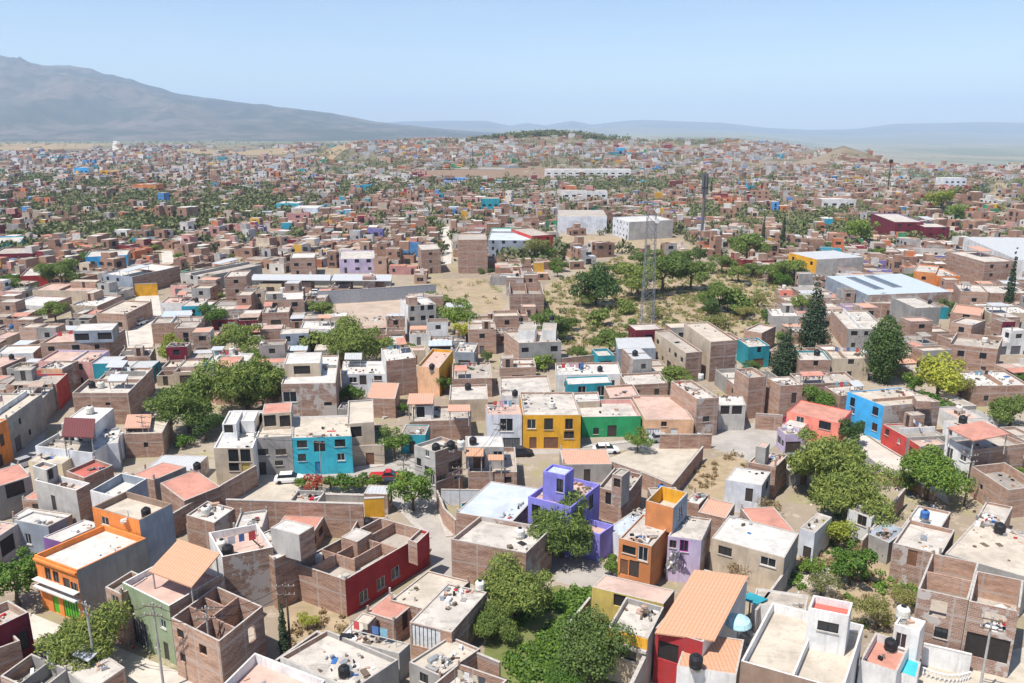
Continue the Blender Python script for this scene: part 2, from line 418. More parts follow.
def corner_posts(root, o, P, h, p=.5):
    for q in inset(P, .14):
        if rnd.random() < p: mb = MB(); mb.box((q[0] - .1, q[1] - .1), (.2, 0), (0, .2), h + .003, h + rnd.uniform(.25, 1.)); mb.build('corner_post', [M[rnd.choice(('coping', 'block', 'brick'))]], root, o)
def dress(root, o, P, h, par, F, roof, label, blk, can, prt):
    """what roofs in the photo carry: stub columns, low dividing walls, lean-to sheets, tank rooms"""
    if F.startswith('brick') or F == 'block': corner_posts(root, o, P, h, .35)
    if any(c in label for c in CLEAN) or prt or par > .95: return
    I = [Vector(p) for p in inset(P, .35)]; e, g = I[1] - I[0], I[3] - I[0]; fl = h - par
    if e.length < 5 or g.length < 5: return
    if rnd.random() < .6:
        f = rnd.uniform(.3, .7); a, b = (I[0] + g * f, I[1] + g * f) if rnd.random() < .5 else (I[0] + e * f, I[3] + e * f)
        d = (b - a).normalized(); n = Vector((d.y, -d.x)); mb = MB(); obox(mb, a, d, n, -.15, (b - a).length + .15, fl + .003, fl + rnd.uniform(.35, 1.), -.08, .08); mb.build('roof_divider', [M[rnd.choice(('brick', 'block', 'white', 'brick_pink'))]], root, o)
    if not blk and not can:
        f0, f1 = rnd.choice(((.02, .5), (.5, .02), (.02, .02), (.5, .5))); c0 = I[0] + e * f0 + g * f1; e2, g2 = e * rnd.uniform(.3, .46), g * rnd.uniform(.3, .46); Q = [tuple(c0), tuple(c0 + e2), tuple(c0 + e2 + g2), tuple(c0 + g2)]
        if rnd.random() < .5: canopy(root, o, Q, fl + rnd.uniform(1.9, 2.4), rnd.choice(('sheet', 'sheet_rust', 'tile_pink', 'sheet', 'conc_dark', 'salmon')), fl, True, rnd.uniform(0, .3))
        elif rnd.random() < .75: shell(root, o, Q, fl + .003, fl + rnd.uniform(2., 2.5), .1, [rnd.choice(('brick', 'block', 'white', 'brick_pink', F))] * 4, rnd.choice(('conc', 'dirty_white', 'cream_roof')), {0: [(e2.length / 2, fl + 1.1, .9, 2., 'd')]}, False, 'roof_room', 'roof_room_roof')

def H(name, label, q, h, F='brick', R_='brick', L=None, K=None, roof='conc', par=.5, win=(), auto=None, tanks=(), short=None, blocks=(), parts=(), canopies=(), cop='coping', inner=None, base=0., bands=(), quad=None, fine=True, cat='house', sills=None):
    P = quad or quad_px(q, h)
    o = (sum(p[0] for p in P) / 4, sum(p[1] for p in P) / 4, 0.)
    root = empty(name, o, label, cat, 'houses of the hillside town')
    ops = px_ops(P, win)
    for a in (auto or ()):
        for k, v in auto_ops(P, h, par, *a).items(): ops.setdefault(k, []); ops[k] += v
    shell(root, o, P, -.3 + base, h, par, [F, R_, K or R_, L or F], roof, ops, fine, copm=cop, inner=inner)
    OCC.append(P)
    short = short or ('the ' + label)
    dress(root, o, P, h, par, F, roof, label, bool(blocks), bool(canopies), bool(parts))
    HOUSES.append((label, short, o, h, P, h - par))
    for b in blocks:      # an upper storey or stair tower standing on the roof
        nm, bq, z0, z1, kw = b
        BP = quad_px(bq, z1)
        shell(root, o, BP, z0, z1, kw.get('par', .25), [kw.get('F', F), kw.get('R', R_), kw.get('R', R_), kw.get('L', kw.get('F', F))], kw.get('roof', roof), px_ops(BP, kw.get('win', ())), fine, nm, nm + '_roof', kw.get('cop', cop), kw.get('inner'))
    for (axis, fr, lo, hi) in parts:      # partition walls of an unroofed storey
        I = [Vector(p) for p in inset(P, .18)]; mb = MB()
        if axis == 'x': a, b = I[0].lerp(I[1], fr), I[3].lerp(I[2], fr)
        else: a, b = I[0].lerp(I[3], fr), I[1].lerp(I[2], fr)
        a, b = a.lerp(b, lo + .004), a.lerp(b, hi - .004); d = (b - a).normalized(); n = Vector((d.y, -d.x))
        obox(mb, a, d, n, 0, (b - a).length, h - par + .003, h - .02, -.08, .08); mb.build('partition_wall', [M[inner or R_]], root, o)
    for (nm, fc, z0, z1, dp, mt) in bands:
        i = 'FRKL'.index(fc); A, B = Vector(P[i]), Vector(P[(i + 1) % 4]); d = (B - A).normalized(); n = Vector((d.y, -d.x)); mb = MB(); obox(mb, A, d, n, .03, (B - A).length - .03, z0, z1, .004, dp); mb.build(nm, [M[mt]], root, o)
    for c in canopies:
        canopy(root, o, *c)
    for t in tanks: put_tank(t[0], t[1], t[3] if len(t) > 3 else h - par, t[2], short)
    return root

def canopy(root, o, q, h, mat, zb, posts=True, slope=0., name='canopy_roof', thick=.14):
    """tile or sheet roof on posts"""
    P = quad_px(q, h, 30) if isinstance(q[0], (int, float)) else q; mb = MB(); L = (Vector(P[1]) - Vector(P[0])).length; D = (Vector(P[2]) - Vector(P[1])).length
    zs = [h - slope, h - slope, h + slope, h + slope]
    top = [(p[0], p[1], z) for p, z in zip(P, zs)]; bot = [(p[0], p[1], z - thick) for p, z in zip(P, zs)]
    mb.face(top, 0, [(0, 0), (L, 0), (L, D), (0, D)]); mb.face(bot[::-1], 0)
    for i in range(4): j = (i + 1) % 4; mb.face([bot[i], bot[j], top[j], top[i]], 0)
    mb.build(name, [M[mat]], root, o)
    if posts:
        for p, z in zip(inset(P, .3), zs):
            pb = MB(); pb.tube((p[0], p[1], zb), (p[0], p[1], z - thick - .01), .09, .09, 6); pb.build('post', [M['coping']], root, o)

# ------------------------------------------------------------------ walls, poles, cars
def wall_run(name, label, pts, h, mat, t=.2, cop='coping', cat='wall', base=0):
    """free-standing lot wall along the pixels of its top"""
    W = [at(x, y, h).to_2d() for x, y in pts]
    o = (W[0].x, W[0].y, 0); mb = MB()
    for i, (a, b) in enumerate(zip(W, W[1:])):
        d = (b - a).normalized(); n = Vector((d.y, -d.x)); obox(mb, a, d, n, 0 if i == 0 else t / 2 + .003, (b - a).length + (t / 2 if i < len(W) - 2 else 0), base - .2, h - .1, -t / 2, t / 2, 0)
    r = empty(name, o, label, cat, 'garden and lot walls'); mb.build('wall_body', [M[mat]], r, o)
    cb = MB()
    for i, (a, b) in enumerate(zip(W, W[1:])):
        d = (b - a).normalized(); n = Vector((d.y, -d.x)); obox(cb, a, d, n, 0 if i == 0 else t / 2 + .033, (b - a).length + (t / 2 + .02 if i < len(W) - 2 else 0), h - .097, h, -t / 2 - .03, t / 2 + .03, 0)
    cb.build('coping', [M[cop]], r, o)
    return r, W

def pole(px, py, h, label, mat='conc_pole', arms=True, r=.14):
    p = at(px, py); t = empty('utility_pole', p, label, 'utility pole', 'power poles')
    mb = MB(); mb.tube((0, 0, -.3), (0, 0, h), r, r * .65, 8); mb.build('shaft', [M[mat]], t)
    if arms:
        a = rnd.uniform(-.5, .5); c, s = math.cos(a), math.sin(a)
        for z in (h - .35, h - 1.3):
            b = MB(); obox(b, (-c * .95, -s * .95), (c, s), (s, -c), 0, 1.9, z, z + .1, .1, .2); b.build('crossarm', [M['wood_pole']], t)
            for k in (.1, .7, 1.3, 1.8):
                ib = MB(); ib.tube((-c * .95 + c * k + s * .15, -s * .95 + s * k - c * .15, z + .1), (-c * .95 + c * k + s * .15, -s * .95 + s * k - c * .15, z + .28), .04, .03, 6); ib.build('insulator', [M['frame_white']], t)
    return (p.x, p.y, h)

def wire(a, b, label, sag=.9):
    mb = MB(); prev = None; a, b = Vector(a), Vector(b)
    for k in range(13):
        t = k / 12; p = a.lerp(b, t); p.z -= sag * 4 * t * (1 - t)
        if prev is not None: mb.tube(prev, p, .028, .028, 4, caps=False)
        prev = p
    return tag(mb.build('power_line', [M['wire']], None, tuple(a)), label, 'power line', 'overhead wires')

def car(px, py, rot, col, label, kind='car'):
    p = at(px, py, .6); p.z = .02; c = empty('parked_car', p, label, 'car', 'parked cars'); c.rotation_euler = (0, 0, rot)
    L, W = (4.3, 1.75) if kind == 'car' else (5.1, 1.85)
    mb = MB()
    def sec(x, w, z0, z1): return [(x, -w, z0), (x, -w * 1.02, (z0 + z1) / 2), (x, -w * .93, z1), (x, w * .93, z1), (x, w * 1.02, (z0 + z1) / 2), (x, w, z0)]
    ss_ = [sec(-L / 2, W * .44, .35, .72), sec(-L / 2 + .25, W / 2, .25, .92), sec(-L / 4, W / 2, .22, .96), sec(L / 5, W / 2, .22, .94), sec(L / 2 - .5, W / 2, .24, .8), sec(L / 2, W * .42, .35, .6)]
    for a, b in zip(ss_, ss_[1:]):
        for k in range(6): j = (k + 1) % 6; mb.face([a[k], a[j], b[j], b[k]])
    mb.face(ss_[0]); mb.face(ss_[-1][::-1]); mb.build('body', [M[col]], c, (0, 0, 0), True)
    x0, x1 = (-L / 2 + .45, L / 5 + .35) if kind == 'car' else (-.5, L / 5 + .45)
    g = MB(); lo = [(x0, -W * .44, .93), (x1, -W * .44, .9), (x1, W * .44, .9), (x0, W * .44, .93)]; hi = [(x0 + .45, -W * .37, 1.42), (x1 - .75, -W * .37, 1.42), (x1 - .75, W * .37, 1.42), (x0 + .45, W * .37, 1.42)]
    for k in range(4): j = (k + 1) % 4; g.face([lo[k], lo[j], hi[j], hi[k]])
    g.build('window', [M['pane']], c)
    rf = MB(); rf.prism([(x0 + .4, -W * .38), (x1 - .7, -W * .38), (x1 - .7, W * .38), (x0 + .4, W * .38)], 1.422, 1.47); rf.build('roof', [M[col]], c)
    for x in (-L * .31, L * .31):
        for y in (-W / 2, W / 2):
            w = MB(); w.tube((x, y - .1, .31), (x, y + .1, .31), .31, .31, 14); w.build('wheel', [M['tyre']], c)
    return c

# ------------------------------------------------------------------ trees
def leaf_mesh(name, mat, blobs, n, size, droop=0., seed=0, flat=1.):
    r = random.Random(seed); V = []; Fc = []
    tot = sum(b[3] ** 2 for b in blobs)
    for (bx, by, bz, br, sq) in blobs:
        k = int(n * br * br / tot)
        for _ in range(k):
            while True:
                d = Vector((r.gauss(0, 1), r.gauss(0, 1), r.gauss(0, 1)))
                if d.length > .05: break
            d.normalize(); q = br * (r.uniform(.4, 1.08) ** .6) * (1.3 if r.random() < .07 else 1) * (1 + .25 * mnoise.noise(d * 2.3 + Vector((bx, by, bz))))
            c = Vector((bx + d.x * q, by + d.y * q, bz + d.z * q * sq))
            if d.z < -.35 and r.random() < .6: continue
            s = size * r.uniform(.6, 1.4)
            nrm = (d + Vector((r.gauss(0, .6), r.gauss(0, .6), r.gauss(0, .6) + .35))).normalized()
            a = nrm.orthogonal().normalized(); b = nrm.cross(a); t = r.uniform(0, 6.28)
            a, b = a * math.cos(t) + b * math.sin(t), b * math.cos(t) - a * math.sin(t)
            if droop: a = (a * (1 - droop) + Vector((0, 0, -droop))).normalized()
            i = len(V); a *= s * (1.3 if droop else 1); b *= s * (.45 if droop else .7)
            V += [c - a * .5, c + b * .5, c + a * .55, c - b * .5]; Fc.append((i, i + 1, i + 2, i + 3))
    me = bpy.data.meshes.new(name); me.from_pydata([tuple(v) for v in V], [], Fc); me.materials.append(M[mat]); return me

def trunk_mesh(name, h, r0, tips, seed=0):
    r = random.Random(seed); mb = MB(); top = Vector((0, 0, h)); mid = Vector((r.uniform(-.1, .1), r.uniform(-.1, .1), h * .55)) * 1
    mb.tube((0, 0, -.2), mid, r0, r0 * .8, 7); mb.tube(mid, top, r0 * .8, r0 * .6, 7)
    for t in tips:
        t = Vector(t); m_ = top.lerp(t, .5) + Vector((r.uniform(-.2, .2), r.uniform(-.2, .2), .15))
        mb.tube(top - Vector((0, 0, .1)), m_, r0 * .5, r0 * .3, 5); mb.tube(m_, t, r0 * .3, r0 * .1, 5)
    o = mb.build(name, [M['bark']]); me = o.data; bpy.data.objects.remove(o); return me

leafy('leaf_mesquite', (.24, .30, .07), (.085, .145, .035), .32); leafy('leaf_dark', (.13, .20, .05), (.05, .10, .03), .35); leafy('leaf_bright', (.20, .30, .045), (.06, .135, .025), .3)
leafy('leaf_olive', (.30, .29, .10), (.15, .17, .05)); leafy('leaf_yellow', (.42, .43, .06), (.22, .28, .04)); leafy('leaf_pine', (.06, .095, .045), (.02, .045, .022), .15); leafy('leaf_dry', (.34, .26, .13), (.20, .16, .08))
leafy('leaf_magenta', (.50, .04, .28), (.30, .03, .18)); leafy('leaf_red', (.45, .10, .04), (.25, .10, .04))
PROTO = {}
def proto(kind, mat, n, size, seeds, spread=1., squash=.62, trunk=1.7, droop=0., nb=9, r=3.):
    for sd in seeds:
        rr = random.Random(sd * 7 + 3); blobs = [(0, 0, trunk + r * .55, r * .6, squash)]; tips = []
        for k in range(nb):
            a = 2 * math.pi * k / nb + rr.uniform(-.4, .4); q = r * spread * rr.uniform(.3, .82); z = trunk + r * rr.uniform(.15, 1.0) * (squash + .25)
            blobs.append((q * math.cos(a), q * math.sin(a), z, r * rr.uniform(.2, .5), squash + .1)); tips.append((q * .8 * math.cos(a), q * .8 * math.sin(a), z))
        PROTO.setdefault(kind, []).append((leaf_mesh('crown', mat, blobs, n, size, droop, sd), trunk_mesh('trunk', trunk, .22, tips[::2], sd), r))
proto('mesquite', 'leaf_mesquite', 5600, .32, (1, 2, 3), 1.15, .5, 1.8, .35)
proto('bigmesq', 'leaf_mesquite', 15000, .23, (4, 5), 1.15, .62, 1.5, .35, 18)
proto('dark', 'leaf_dark', 4000, .30, (6, 7), 1., .75, 1.4)
proto('bright', 'leaf_bright', 4200, .28, (8, 9), 1., .75, 1.5)
proto('bigbright', 'leaf_bright', 12000, .2, (10,), 1.05, .75, 1.4, 0, 13)
proto('bigdark', 'leaf_dark', 11000, .2, (16,), 1.05, .75, 1.4, 0, 13)
proto('olive', 'leaf_olive', 3200, .28, (11,), 1.1, .55, 1.4, .2)
proto('yellow', 'leaf_yellow', 3200, .28, (12,), 1., .7, 1.4)
proto('dry', 'leaf_dry', 1500, .24, (13,), 1., .7, .8)
proto('shrub', 'leaf_mesquite', 1500, .28, (14, 15), 1., .6, .3, 0, 6, 1.6)
proto('shrubbright', 'leaf_bright', 1500, .24, (17,), 1., .6, .3, 0, 6, 1.6)
proto('shrubmagenta', 'leaf_magenta', 900, .22, (18,), 1., .7, .3, 0, 5, 1.6)
proto('shrubred', 'leaf_red', 900, .22, (19,), 1., .7, .3, 0, 5, 1.6)
def cone_proto(kind, mat, h, r, n, size, sd, k=.75):
    bl = [(random.Random(sd + i).uniform(-.12, .12) * r, random.Random(sd + i + 9).uniform(-.12, .12) * r, .6 + (h - .6) * t / 14, max(.12 * r, r * (1 - (t / 14) ** 1.3) * (1 if t > 1 else .75)), k) for i, t in enumerate(range(14))]
    PROTO[kind] = [(leaf_mesh('crown', mat, bl, n, size, 0, sd), trunk_mesh('trunk', h * .4, .2, [], sd), r)]
cone_proto('cypress', 'leaf_pine', 9, .75, 2500, .24, 31, 1.3)
cone_proto('pine', 'leaf_pine', 17, 3.4, 7000, .42, 32)

ov = [(random.Random(77 + i).uniform(-.3, .3), random.Random(99 + i).uniform(-.3, .3), 1. + 10.5 * i / 13, 3.5 * math.sin(math.pi * (.16 + .76 * i / 13)) * random.Random(i).uniform(.8, 1.1), .7) for i in range(14)]
PROTO['oval'] = [(leaf_mesh('crown', 'leaf_dark', ov, 11000, .34, 0, 41), trunk_mesh('trunk', 3., .3, [], 41), 3.6)]
TREES = []
def plant(kind, x, y, z, scale, label, name='tree', zs=1., group='trees among the houses', cat='tree'):
    P = PROTO[kind]; cm, tm, r = P[len(TREES) % len(P)]
    t = empty(name, (x, y, z), label, cat, group); t.scale = (scale, scale, scale * zs); t.rotation_euler = (0, 0, rnd.uniform(0, 6.28))
    c = bpy.data.objects.new('crown', cm); COL.objects.link(c); c.parent = t
    b = bpy.data.objects.new('trunk', tm); COL.objects.link(b); b.parent = t
    TREES.append((x, y, r * scale)); return t

def tree_px(kind, px, py, wpx, label, zs=1., name='tree', zb=0., hc=None, cat='tree'):
    """crown centre pixel and crown width in pixels -> ground position and size"""
    cm, tm, r0 = PROTO[kind][0]
    zc = 3.
    for _ in range(4):
        p = at(px, py, zb + zc) if py > 262 else ground_at(px, py + 2)
        dep = p.y * cp + (CAM_H - p.z) * sp
        sc = wpx / F * dep / (2. * r0)
        zc = sc * zs * {'cypress': 5, 'pine': 8, 'oval': 6.5}.get(kind, 1.6 + r0 * .5 if not kind.startswith('shrub') else 1.1)
    return plant(kind, p.x, p.y, zb if py > 262 else terrain(p.x, p.y), sc, label, name, zs, cat=cat)
# ------------------------------------------------------------------ houses near the camera (pixel corners of the roof edge, then its height)
B_, W_ = 'black', 'white'
# --- lower west block
H('house', 'bright orange three-level house with green garage door', (34, 555, 76.5, 570.5, 146, 538), 6.6, 'orange', 'block', 'orange', roof='white_roof', par=.7, cop='orange', inner='orange', short='the orange house with green garage',
  win=[('F', 48, 574, 1, 1.5, 'w'), ('F', 56, 577, 1, 1.4, 'w'), ('F', 67, 586, 1.1, 1.9, 'd'), ('F', 76, 589, 1.2, 1.4, 'w'), ('F', 56, 603, 1., 2.1, 'd:door_green'), ('F', 72, 613, 2.6, 2.5, 'g:door_green')],
  blocks=[('upper_storey', (92, 507, 139, 520.5, 172, 503.5), -.25, 8.4, dict(F='orange', R='block_blue', par=.8, roof='cream_roof', cop='brown', inner='brown', win=[('F', 105, 521, 1.3, 1.1, 'w')]))], tanks=[(146, 512, B_, 7.6)], bands=[('balcony', 'F', 3.05, 3.2, .75, 'coping_white'), ('balcony_rail', 'F', 3.95, 4.02, .73, 'coping_white'), ('cornice', 'F', 6.1, 6.35, .25, 'orange')])
H('house', 'grey-green house under a big tiled terrace canopy', (122, 582.5, 169, 606, 223, 574), 6.8, 'greygreen', 'brick_grey', 'greygreen', roof='deck_pink', par=.7, cop='coping_white', inner='white', short='the grey-green canopy house',
  win=[('F', 131, 608, 1, 1., 'w'), ('F', 163, 624, .9, 1, 'w'), ('F', 141, 638, 2.6, 3., 'g'), ('F', 158, 645, .6, .7, 'w'), ('F', 167, 654, .8, 2.1, 'd')],
  canopies=[((148, 567, 191, 583, 220.5, 557), 8.7, 'tile', 6.1, True, .45)])
H('brick_house', 'narrow raw brick annex with one pale window frame', (105, 587, 121, 594.5, 145, 577), 6.2, 'brick_pink', 'brick', roof='conc_dark', par=.6, win=[('F', 116, 605, 1.2, 2.2, 'w:frame_white')], short='the narrow brick annex')
H('house', 'brick-sided house with white-walled roof terrace and pale tank', (222, 557, 273, 547, 243, 528), 7.2, 'brick_grey', 'block', 'white', roof='deck_pink', par=.9, inner='white', cop='coping_white', short='the white terrace house', tanks=[(222, 545, W_), (228, 551, B_)])
H('house', 'house with square concrete roof room and stained slab', (274, 560, 300, 548, 276, 527), 6.3, 'brick', 'brick_grey', roof='white_roof', par=.15, short='the square roof room house', blocks=[('upper_storey', (270.5, 527.5, 299, 535, 314, 526), 6., 9.2, dict(F='block_pale', R='brick', par=.06, roof='white_roof'))])
H('brick_house', 'low brick house with pale slab and courtyard beams', (186, 515, 214, 523, 233, 508), 4.6, 'brick', 'brick_grey', roof='white_roof', par=.25, short='the low slab house', tanks=[(205.5, 511, W_)])
H('brick_house', 'grey block house behind the low slab house', (233, 531, 262, 527, 277, 509), 4.6, 'block', 'block_pale', roof='dirty_white', par=.3, short='the grey courtyard house')
H('brick_house', 'unroofed brick house with bare room walls', (171, 618, 219, 641.5, 262, 606), 6.4, 'brick_pink', 'brick', roof='conc', par=2.9, parts=[('x', .5, 0, 1), ('y', .36, 0, 1), ('y', .68, 0, .49)], short='the unroofed brick house',
  win=[('F', 180.5, 634, 1, 1, 'v'), ('F', 183, 658, .9, 1, 'v'), ('F', 203, 650, 1.1, 1.1, 'o'), ('R', 252, 634, 1., 1.7, 'o')])
H('house', 'dark red house with white-framed grilled windows', (294, 563, 345, 580, 429, 531), 4.6, 'brick', 'darkred', 'brick', roof='conc', par=1.5, parts=[('x', .3, 0, 1), ('y', .28, 0, .7), ('y', .62, 0, 1), ('x', .65, .28, .62)], cop='coping', inner='brick', short='the dark red house',
  win=[('R', 364, 596, 1.3, 1.4, 'w:frame_white'), ('R', 381, 583, 1.3, 1.4, 'w:frame_white'), ('R', 395.5, 572.5, 1.3, 1.4, 'w:frame_white')], tanks=[(318, 557, W_, 3.2)],
  blocks=[('roof_room', (341, 537, 357, 542, 372, 532.5), 3., 5.2, dict(F='brick', R='brick', par=.05, roof='dirty_white')), ('parapet_room', (408, 540, 417, 543, 427, 531), 3., 5.9, dict(F='brick', R='darkred', par=.4, roof='conc'))])
H('shed', 'small shed under a pinkish sheet roof', (366, 612, 394, 620.5, 417, 601), 3., 'brick', 'brick', roof='salmon', par=.04, win=[('R', 405, 616, 1., 2., 'v')], short='the pink-roofed shed', cat='shed')
H('house', 'cream-roofed house beside the dark red house', (390, 600, 434, 612, 470, 581), 3.2, 'brick', 'brick', roof='cream_roof', par=.15, short='the cream-roofed house')
H('brick_house', 'pale slab house with white garage and brick front', (409.5, 622, 451.5, 632.5, 487, 592), 4.2, 'brick_pink', 'brick_dark', roof='dirty_white', par=.12, win=[('F', 421, 634, 3.2, 2.4, 'g:frame_white')], short='the pale slab house', tanks=[(480, 585, W_)])
H('house', 'low house with white flat roof beside planted court', (338, 638, 399, 653.5, 411, 644), 3.2, 'block_pale', 'block', roof='cream_roof', par=.1, win=[('F', 382, 663, 1., 2., 'v'), ('F', 374, 661, .8, 2., 'd:door_brown')], short='the planted court house',
  blocks=[('wing', (338, 637, 352, 641, 376, 616), 0, 3.12, dict(F='brick', R='brick', par=.08, roof='cream_roof'))])
H('house', 'house with stained terrace and brick back parapet', (409, 662, 440, 676, 489, 655), 3.2, 'block', 'brick', roof='cream_roof', par=.25, short='the stained terrace house', win=[('F', 424, 678, 1, 1, 'w')])
H('brick_house', 'brick-walled patio house beside the stained terrace house', (432, 685, 482, 703, 508, 680), 3.6, 'brick', 'brick', roof='dirty_white', par=1., short='the brick patio house')
H('house', 'white-walled flat house carrying a black tank', (280, 657, 352, 690, 402, 662), 3.4, 'white', 'block', 'brick', roof='dirty_white', par=.5, short='the white-walled tank house', tanks=[(344, 671, B_)])
H('house', 'long white parapet house below the unroofed brick house', (223, 684, 296, 715, 325, 680), 4.2, 'white', 'block_pale', 'white', roof='deck_pink', par=1., cop='coping_white', inner='white', short='the white parapet house', win=[('F', 245, 690, 1, 1, 'w')])
H('house', 'dark maroon house with sunken roof terrace', (-12, 631, 28.5, 612, 8, 600), 6., 'maroon', 'maroon', roof='conc', par=.9, inner='brick_pink', short='the maroon house', win=[('F', 24, 640, .9, 2., 'd')])
H('brick_house', 'small brick house under the maroon house', (-12, 652, 20, 640.5, 2, 627), 4.4, 'brick', 'brick', roof='conc', par=.8, short='the small brick house')
H('brick_house', 'half-open brick rooms with white tank', (0, 676, 37, 693, 62, 668), 3., 'brick', 'block', roof='conc_dark', par=1.4, parts=[('x', .5, 0, 1)], short='the half-open brick rooms', tanks=[(53, 655, W_, 2.4)])
H('shed', 'open junk yard shed with white panels', (62, 668, 92, 690, 120, 666), 2.8, 'block_pale', 'brick', roof='dirty_white', par=.05, short='the junk yard shed', cat='shed', canopies=[((72, 654, 88, 661, 104, 647), 3.6, 'sheet', 2.6, True)])
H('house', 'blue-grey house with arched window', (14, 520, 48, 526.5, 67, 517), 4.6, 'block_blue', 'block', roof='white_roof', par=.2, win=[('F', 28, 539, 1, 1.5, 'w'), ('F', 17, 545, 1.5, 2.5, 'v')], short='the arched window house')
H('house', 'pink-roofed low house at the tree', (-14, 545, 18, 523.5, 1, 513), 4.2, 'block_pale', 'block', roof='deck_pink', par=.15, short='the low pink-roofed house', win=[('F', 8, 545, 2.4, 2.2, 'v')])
H('house', 'white-roofed house with purple fascia', (43, 537, 61, 542, 102, 524), 4.2, 'violet', 'white', roof='white_roof', par=.1, short='the purple fascia house')
H('house', 'tall pale block house with stair turret', (34, 480, 76, 490.5, 90, 483), 7., 'block_pale', 'brick', roof='deck_pink', par=.8, inner='white', cop='coping_white', short='the stair turret house', win=[('F', 54, 503, .8, 2.2, 'd')], blocks=[('stair_turret', (32, 466, 46, 470, 53, 464.5), 6.2, 8.6, dict(F='block_pale', R='block', par=.5, win=[('R', 50, 472, .8, 1.4, 'v')]))])
H('house', 'white-ringed half built house beside the orange house', (90, 490.5, 116, 497, 137, 478), 6.6, 'white', 'block_blue', roof='white_roof', par=1.2, inner='block_blue', cop='coping_white', short='the white-ringed house')
H('house', 'flat house with slab yard under the stair turret house', (12, 517, 58, 524, 72, 514), 3.6, 'block', 'brick', roof='white_roof', par=.1, short='the slab yard house', fine=False)
H('shed', 'salmon sheet roof over a workshop', (131, 475, 154, 480, 186, 466.5), 4., 'brick', 'block', roof='salmon', par=.05, short='the salmon workshop', cat='shed')
H('shed', 'long salmon roof over brick sheds', (160, 483, 184, 501, 216, 485), 4., 'brick', 'brick_dark', roof='salmon', par=.05, short='the long salmon shed', cat='shed', tanks=[(197, 466, B_, 4.2)])
H('shed', 'brick house with twin red roof strips', (66, 471, 84, 478, 102, 464), 4.5, 'brick', 'brick', roof='red_roof', par=.5, short='the red strip house', cat='house')
H('shed', 'salmon roof above the lane with dark underside', (-10, 489, 31, 476, 20, 463), 5., 'block', 'block', roof='salmon', par=.05, short='the salmon roof above the lane', cat='house', win=[('F', 15, 487, 2.4, 2, 'v')])
H('house', 'orange lane house with balcony', (-22, 434, 7, 419, -8, 407), 7., 'orange', 'orange', roof='conc', par=.3, short='the orange lane house', win=[('F', 2, 440, 1, 2, 'd'), ('F', 1, 460, .9, 2, 'd')])
H('house', 'long grey house lining the shaded lane', (7, 418.5, 42, 393.5, 18, 386), 6.6, 'block', 'block', roof='cream_roof', par=.3, short='the long grey lane house', win=[('F', 15, 424, .7, 1, 'w'), ('F', 20, 421, .7, 1, 'w'), ('F', 18, 441, 2, 2.6, 'g'), ('F', 30, 432, .8, 1, 'w'), ('F', 9, 452, .9, 2, 'd')])
H('house', 'white villa with curved terrace wall', (35, 446, 92, 453, 104, 433), 4.2, 'white_blue', 'white', 'white', roof='conc', par=.9, cop='coping_white', short='the white curved villa', blocks=[('upper_storey', (61, 424, 93, 425, 103.5, 408.5), 3.3, 6.6, dict(F='block', R='white', par=.1, roof='white_roof', win=[('F', 72, 436, 3, 1.6, 'v'), ('F', 86, 436, 2., 1.6, 'v')]))], canopies=[((61, 433, 93, 434.5, 93, 422), 7.2, 'sheet_maroon', 3.3, True, .5)], tanks=[(90, 410, W_, 6.6)])
H('house', 'white cube annex beside the curved villa', (93, 445, 118, 443, 121, 428), 4.2, 'white_blue', 'block_blue', roof='white_roof', par=.1, short='the white cube annex')
H('brick_house', 'wide brown brick house with rusty roof patches', (124, 434, 162, 433, 169, 415), 4.2, 'brick', 'brick', roof='cream_roof', par=.2, short='the wide brown house', win=[('F', 146, 445, .7, .9, 'v')], canopies=[((124, 428, 150, 427.5, 152, 414), 4.9, 'tile_pink', 4., True)])
H('brick_house', 'big brown house with cluttered white roof', (72, 393, 128, 393, 141, 379), 6., 'brick', 'brick', roof='dirty_white', par=.7, short='the big brown house', win=[('F', 108, 404, .9, .6, 'v')], tanks=[(101, 385, W_), (92, 385, B_)])
H('house', 'pale yellow roofed garage in the lane corner', (28, 461, 62, 464, 66, 454), 3., 'cream', 'cream', roof='cream_roof', par=.05, short='the yellow garage')
H('house', 'brown block under the long salmon shed', (186, 524, 208, 529, 214, 520), 2.6, 'brick', 'brick', roof='conc', par=.1, short='the brown block')
# --- centre west row
H('house', 'cream house with tall brown windows and white roof', (213.5, 448, 252.5, 448, 258, 411), 6.2, 'tan', 'white', 'white', roof='white_roof', par=.25, cop='coping_white', short='the cream house', win=[('F', 233.5, 455.5, 1.5, 2., 'w'), ('F', 245.5, 455.5, 1.5, 2., 'w'), ('F', 234, 467, 1.5, 1.3, 'w'), ('F', 246, 467, 1.3, 1.4, 'd:olive_yellow')],
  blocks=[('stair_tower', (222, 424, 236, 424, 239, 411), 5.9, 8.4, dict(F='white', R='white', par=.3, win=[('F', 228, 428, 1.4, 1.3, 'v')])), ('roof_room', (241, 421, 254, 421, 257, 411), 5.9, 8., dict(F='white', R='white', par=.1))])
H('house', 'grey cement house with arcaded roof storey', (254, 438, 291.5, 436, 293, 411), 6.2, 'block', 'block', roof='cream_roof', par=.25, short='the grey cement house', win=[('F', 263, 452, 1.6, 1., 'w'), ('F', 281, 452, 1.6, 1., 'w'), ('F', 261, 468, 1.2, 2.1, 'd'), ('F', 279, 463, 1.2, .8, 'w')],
  blocks=[('upper_storey', (262, 414, 291, 412, 292, 402), 5.9, 8.7, dict(F='tan', R='block', par=.06, roof='salmon', win=[('F', 268, 421, 1.8, 1.9, 'v'), ('F', 277, 421, 1.8, 1.9, 'v'), ('F', 286, 421, 1.6, 1.9, 'v')]))])
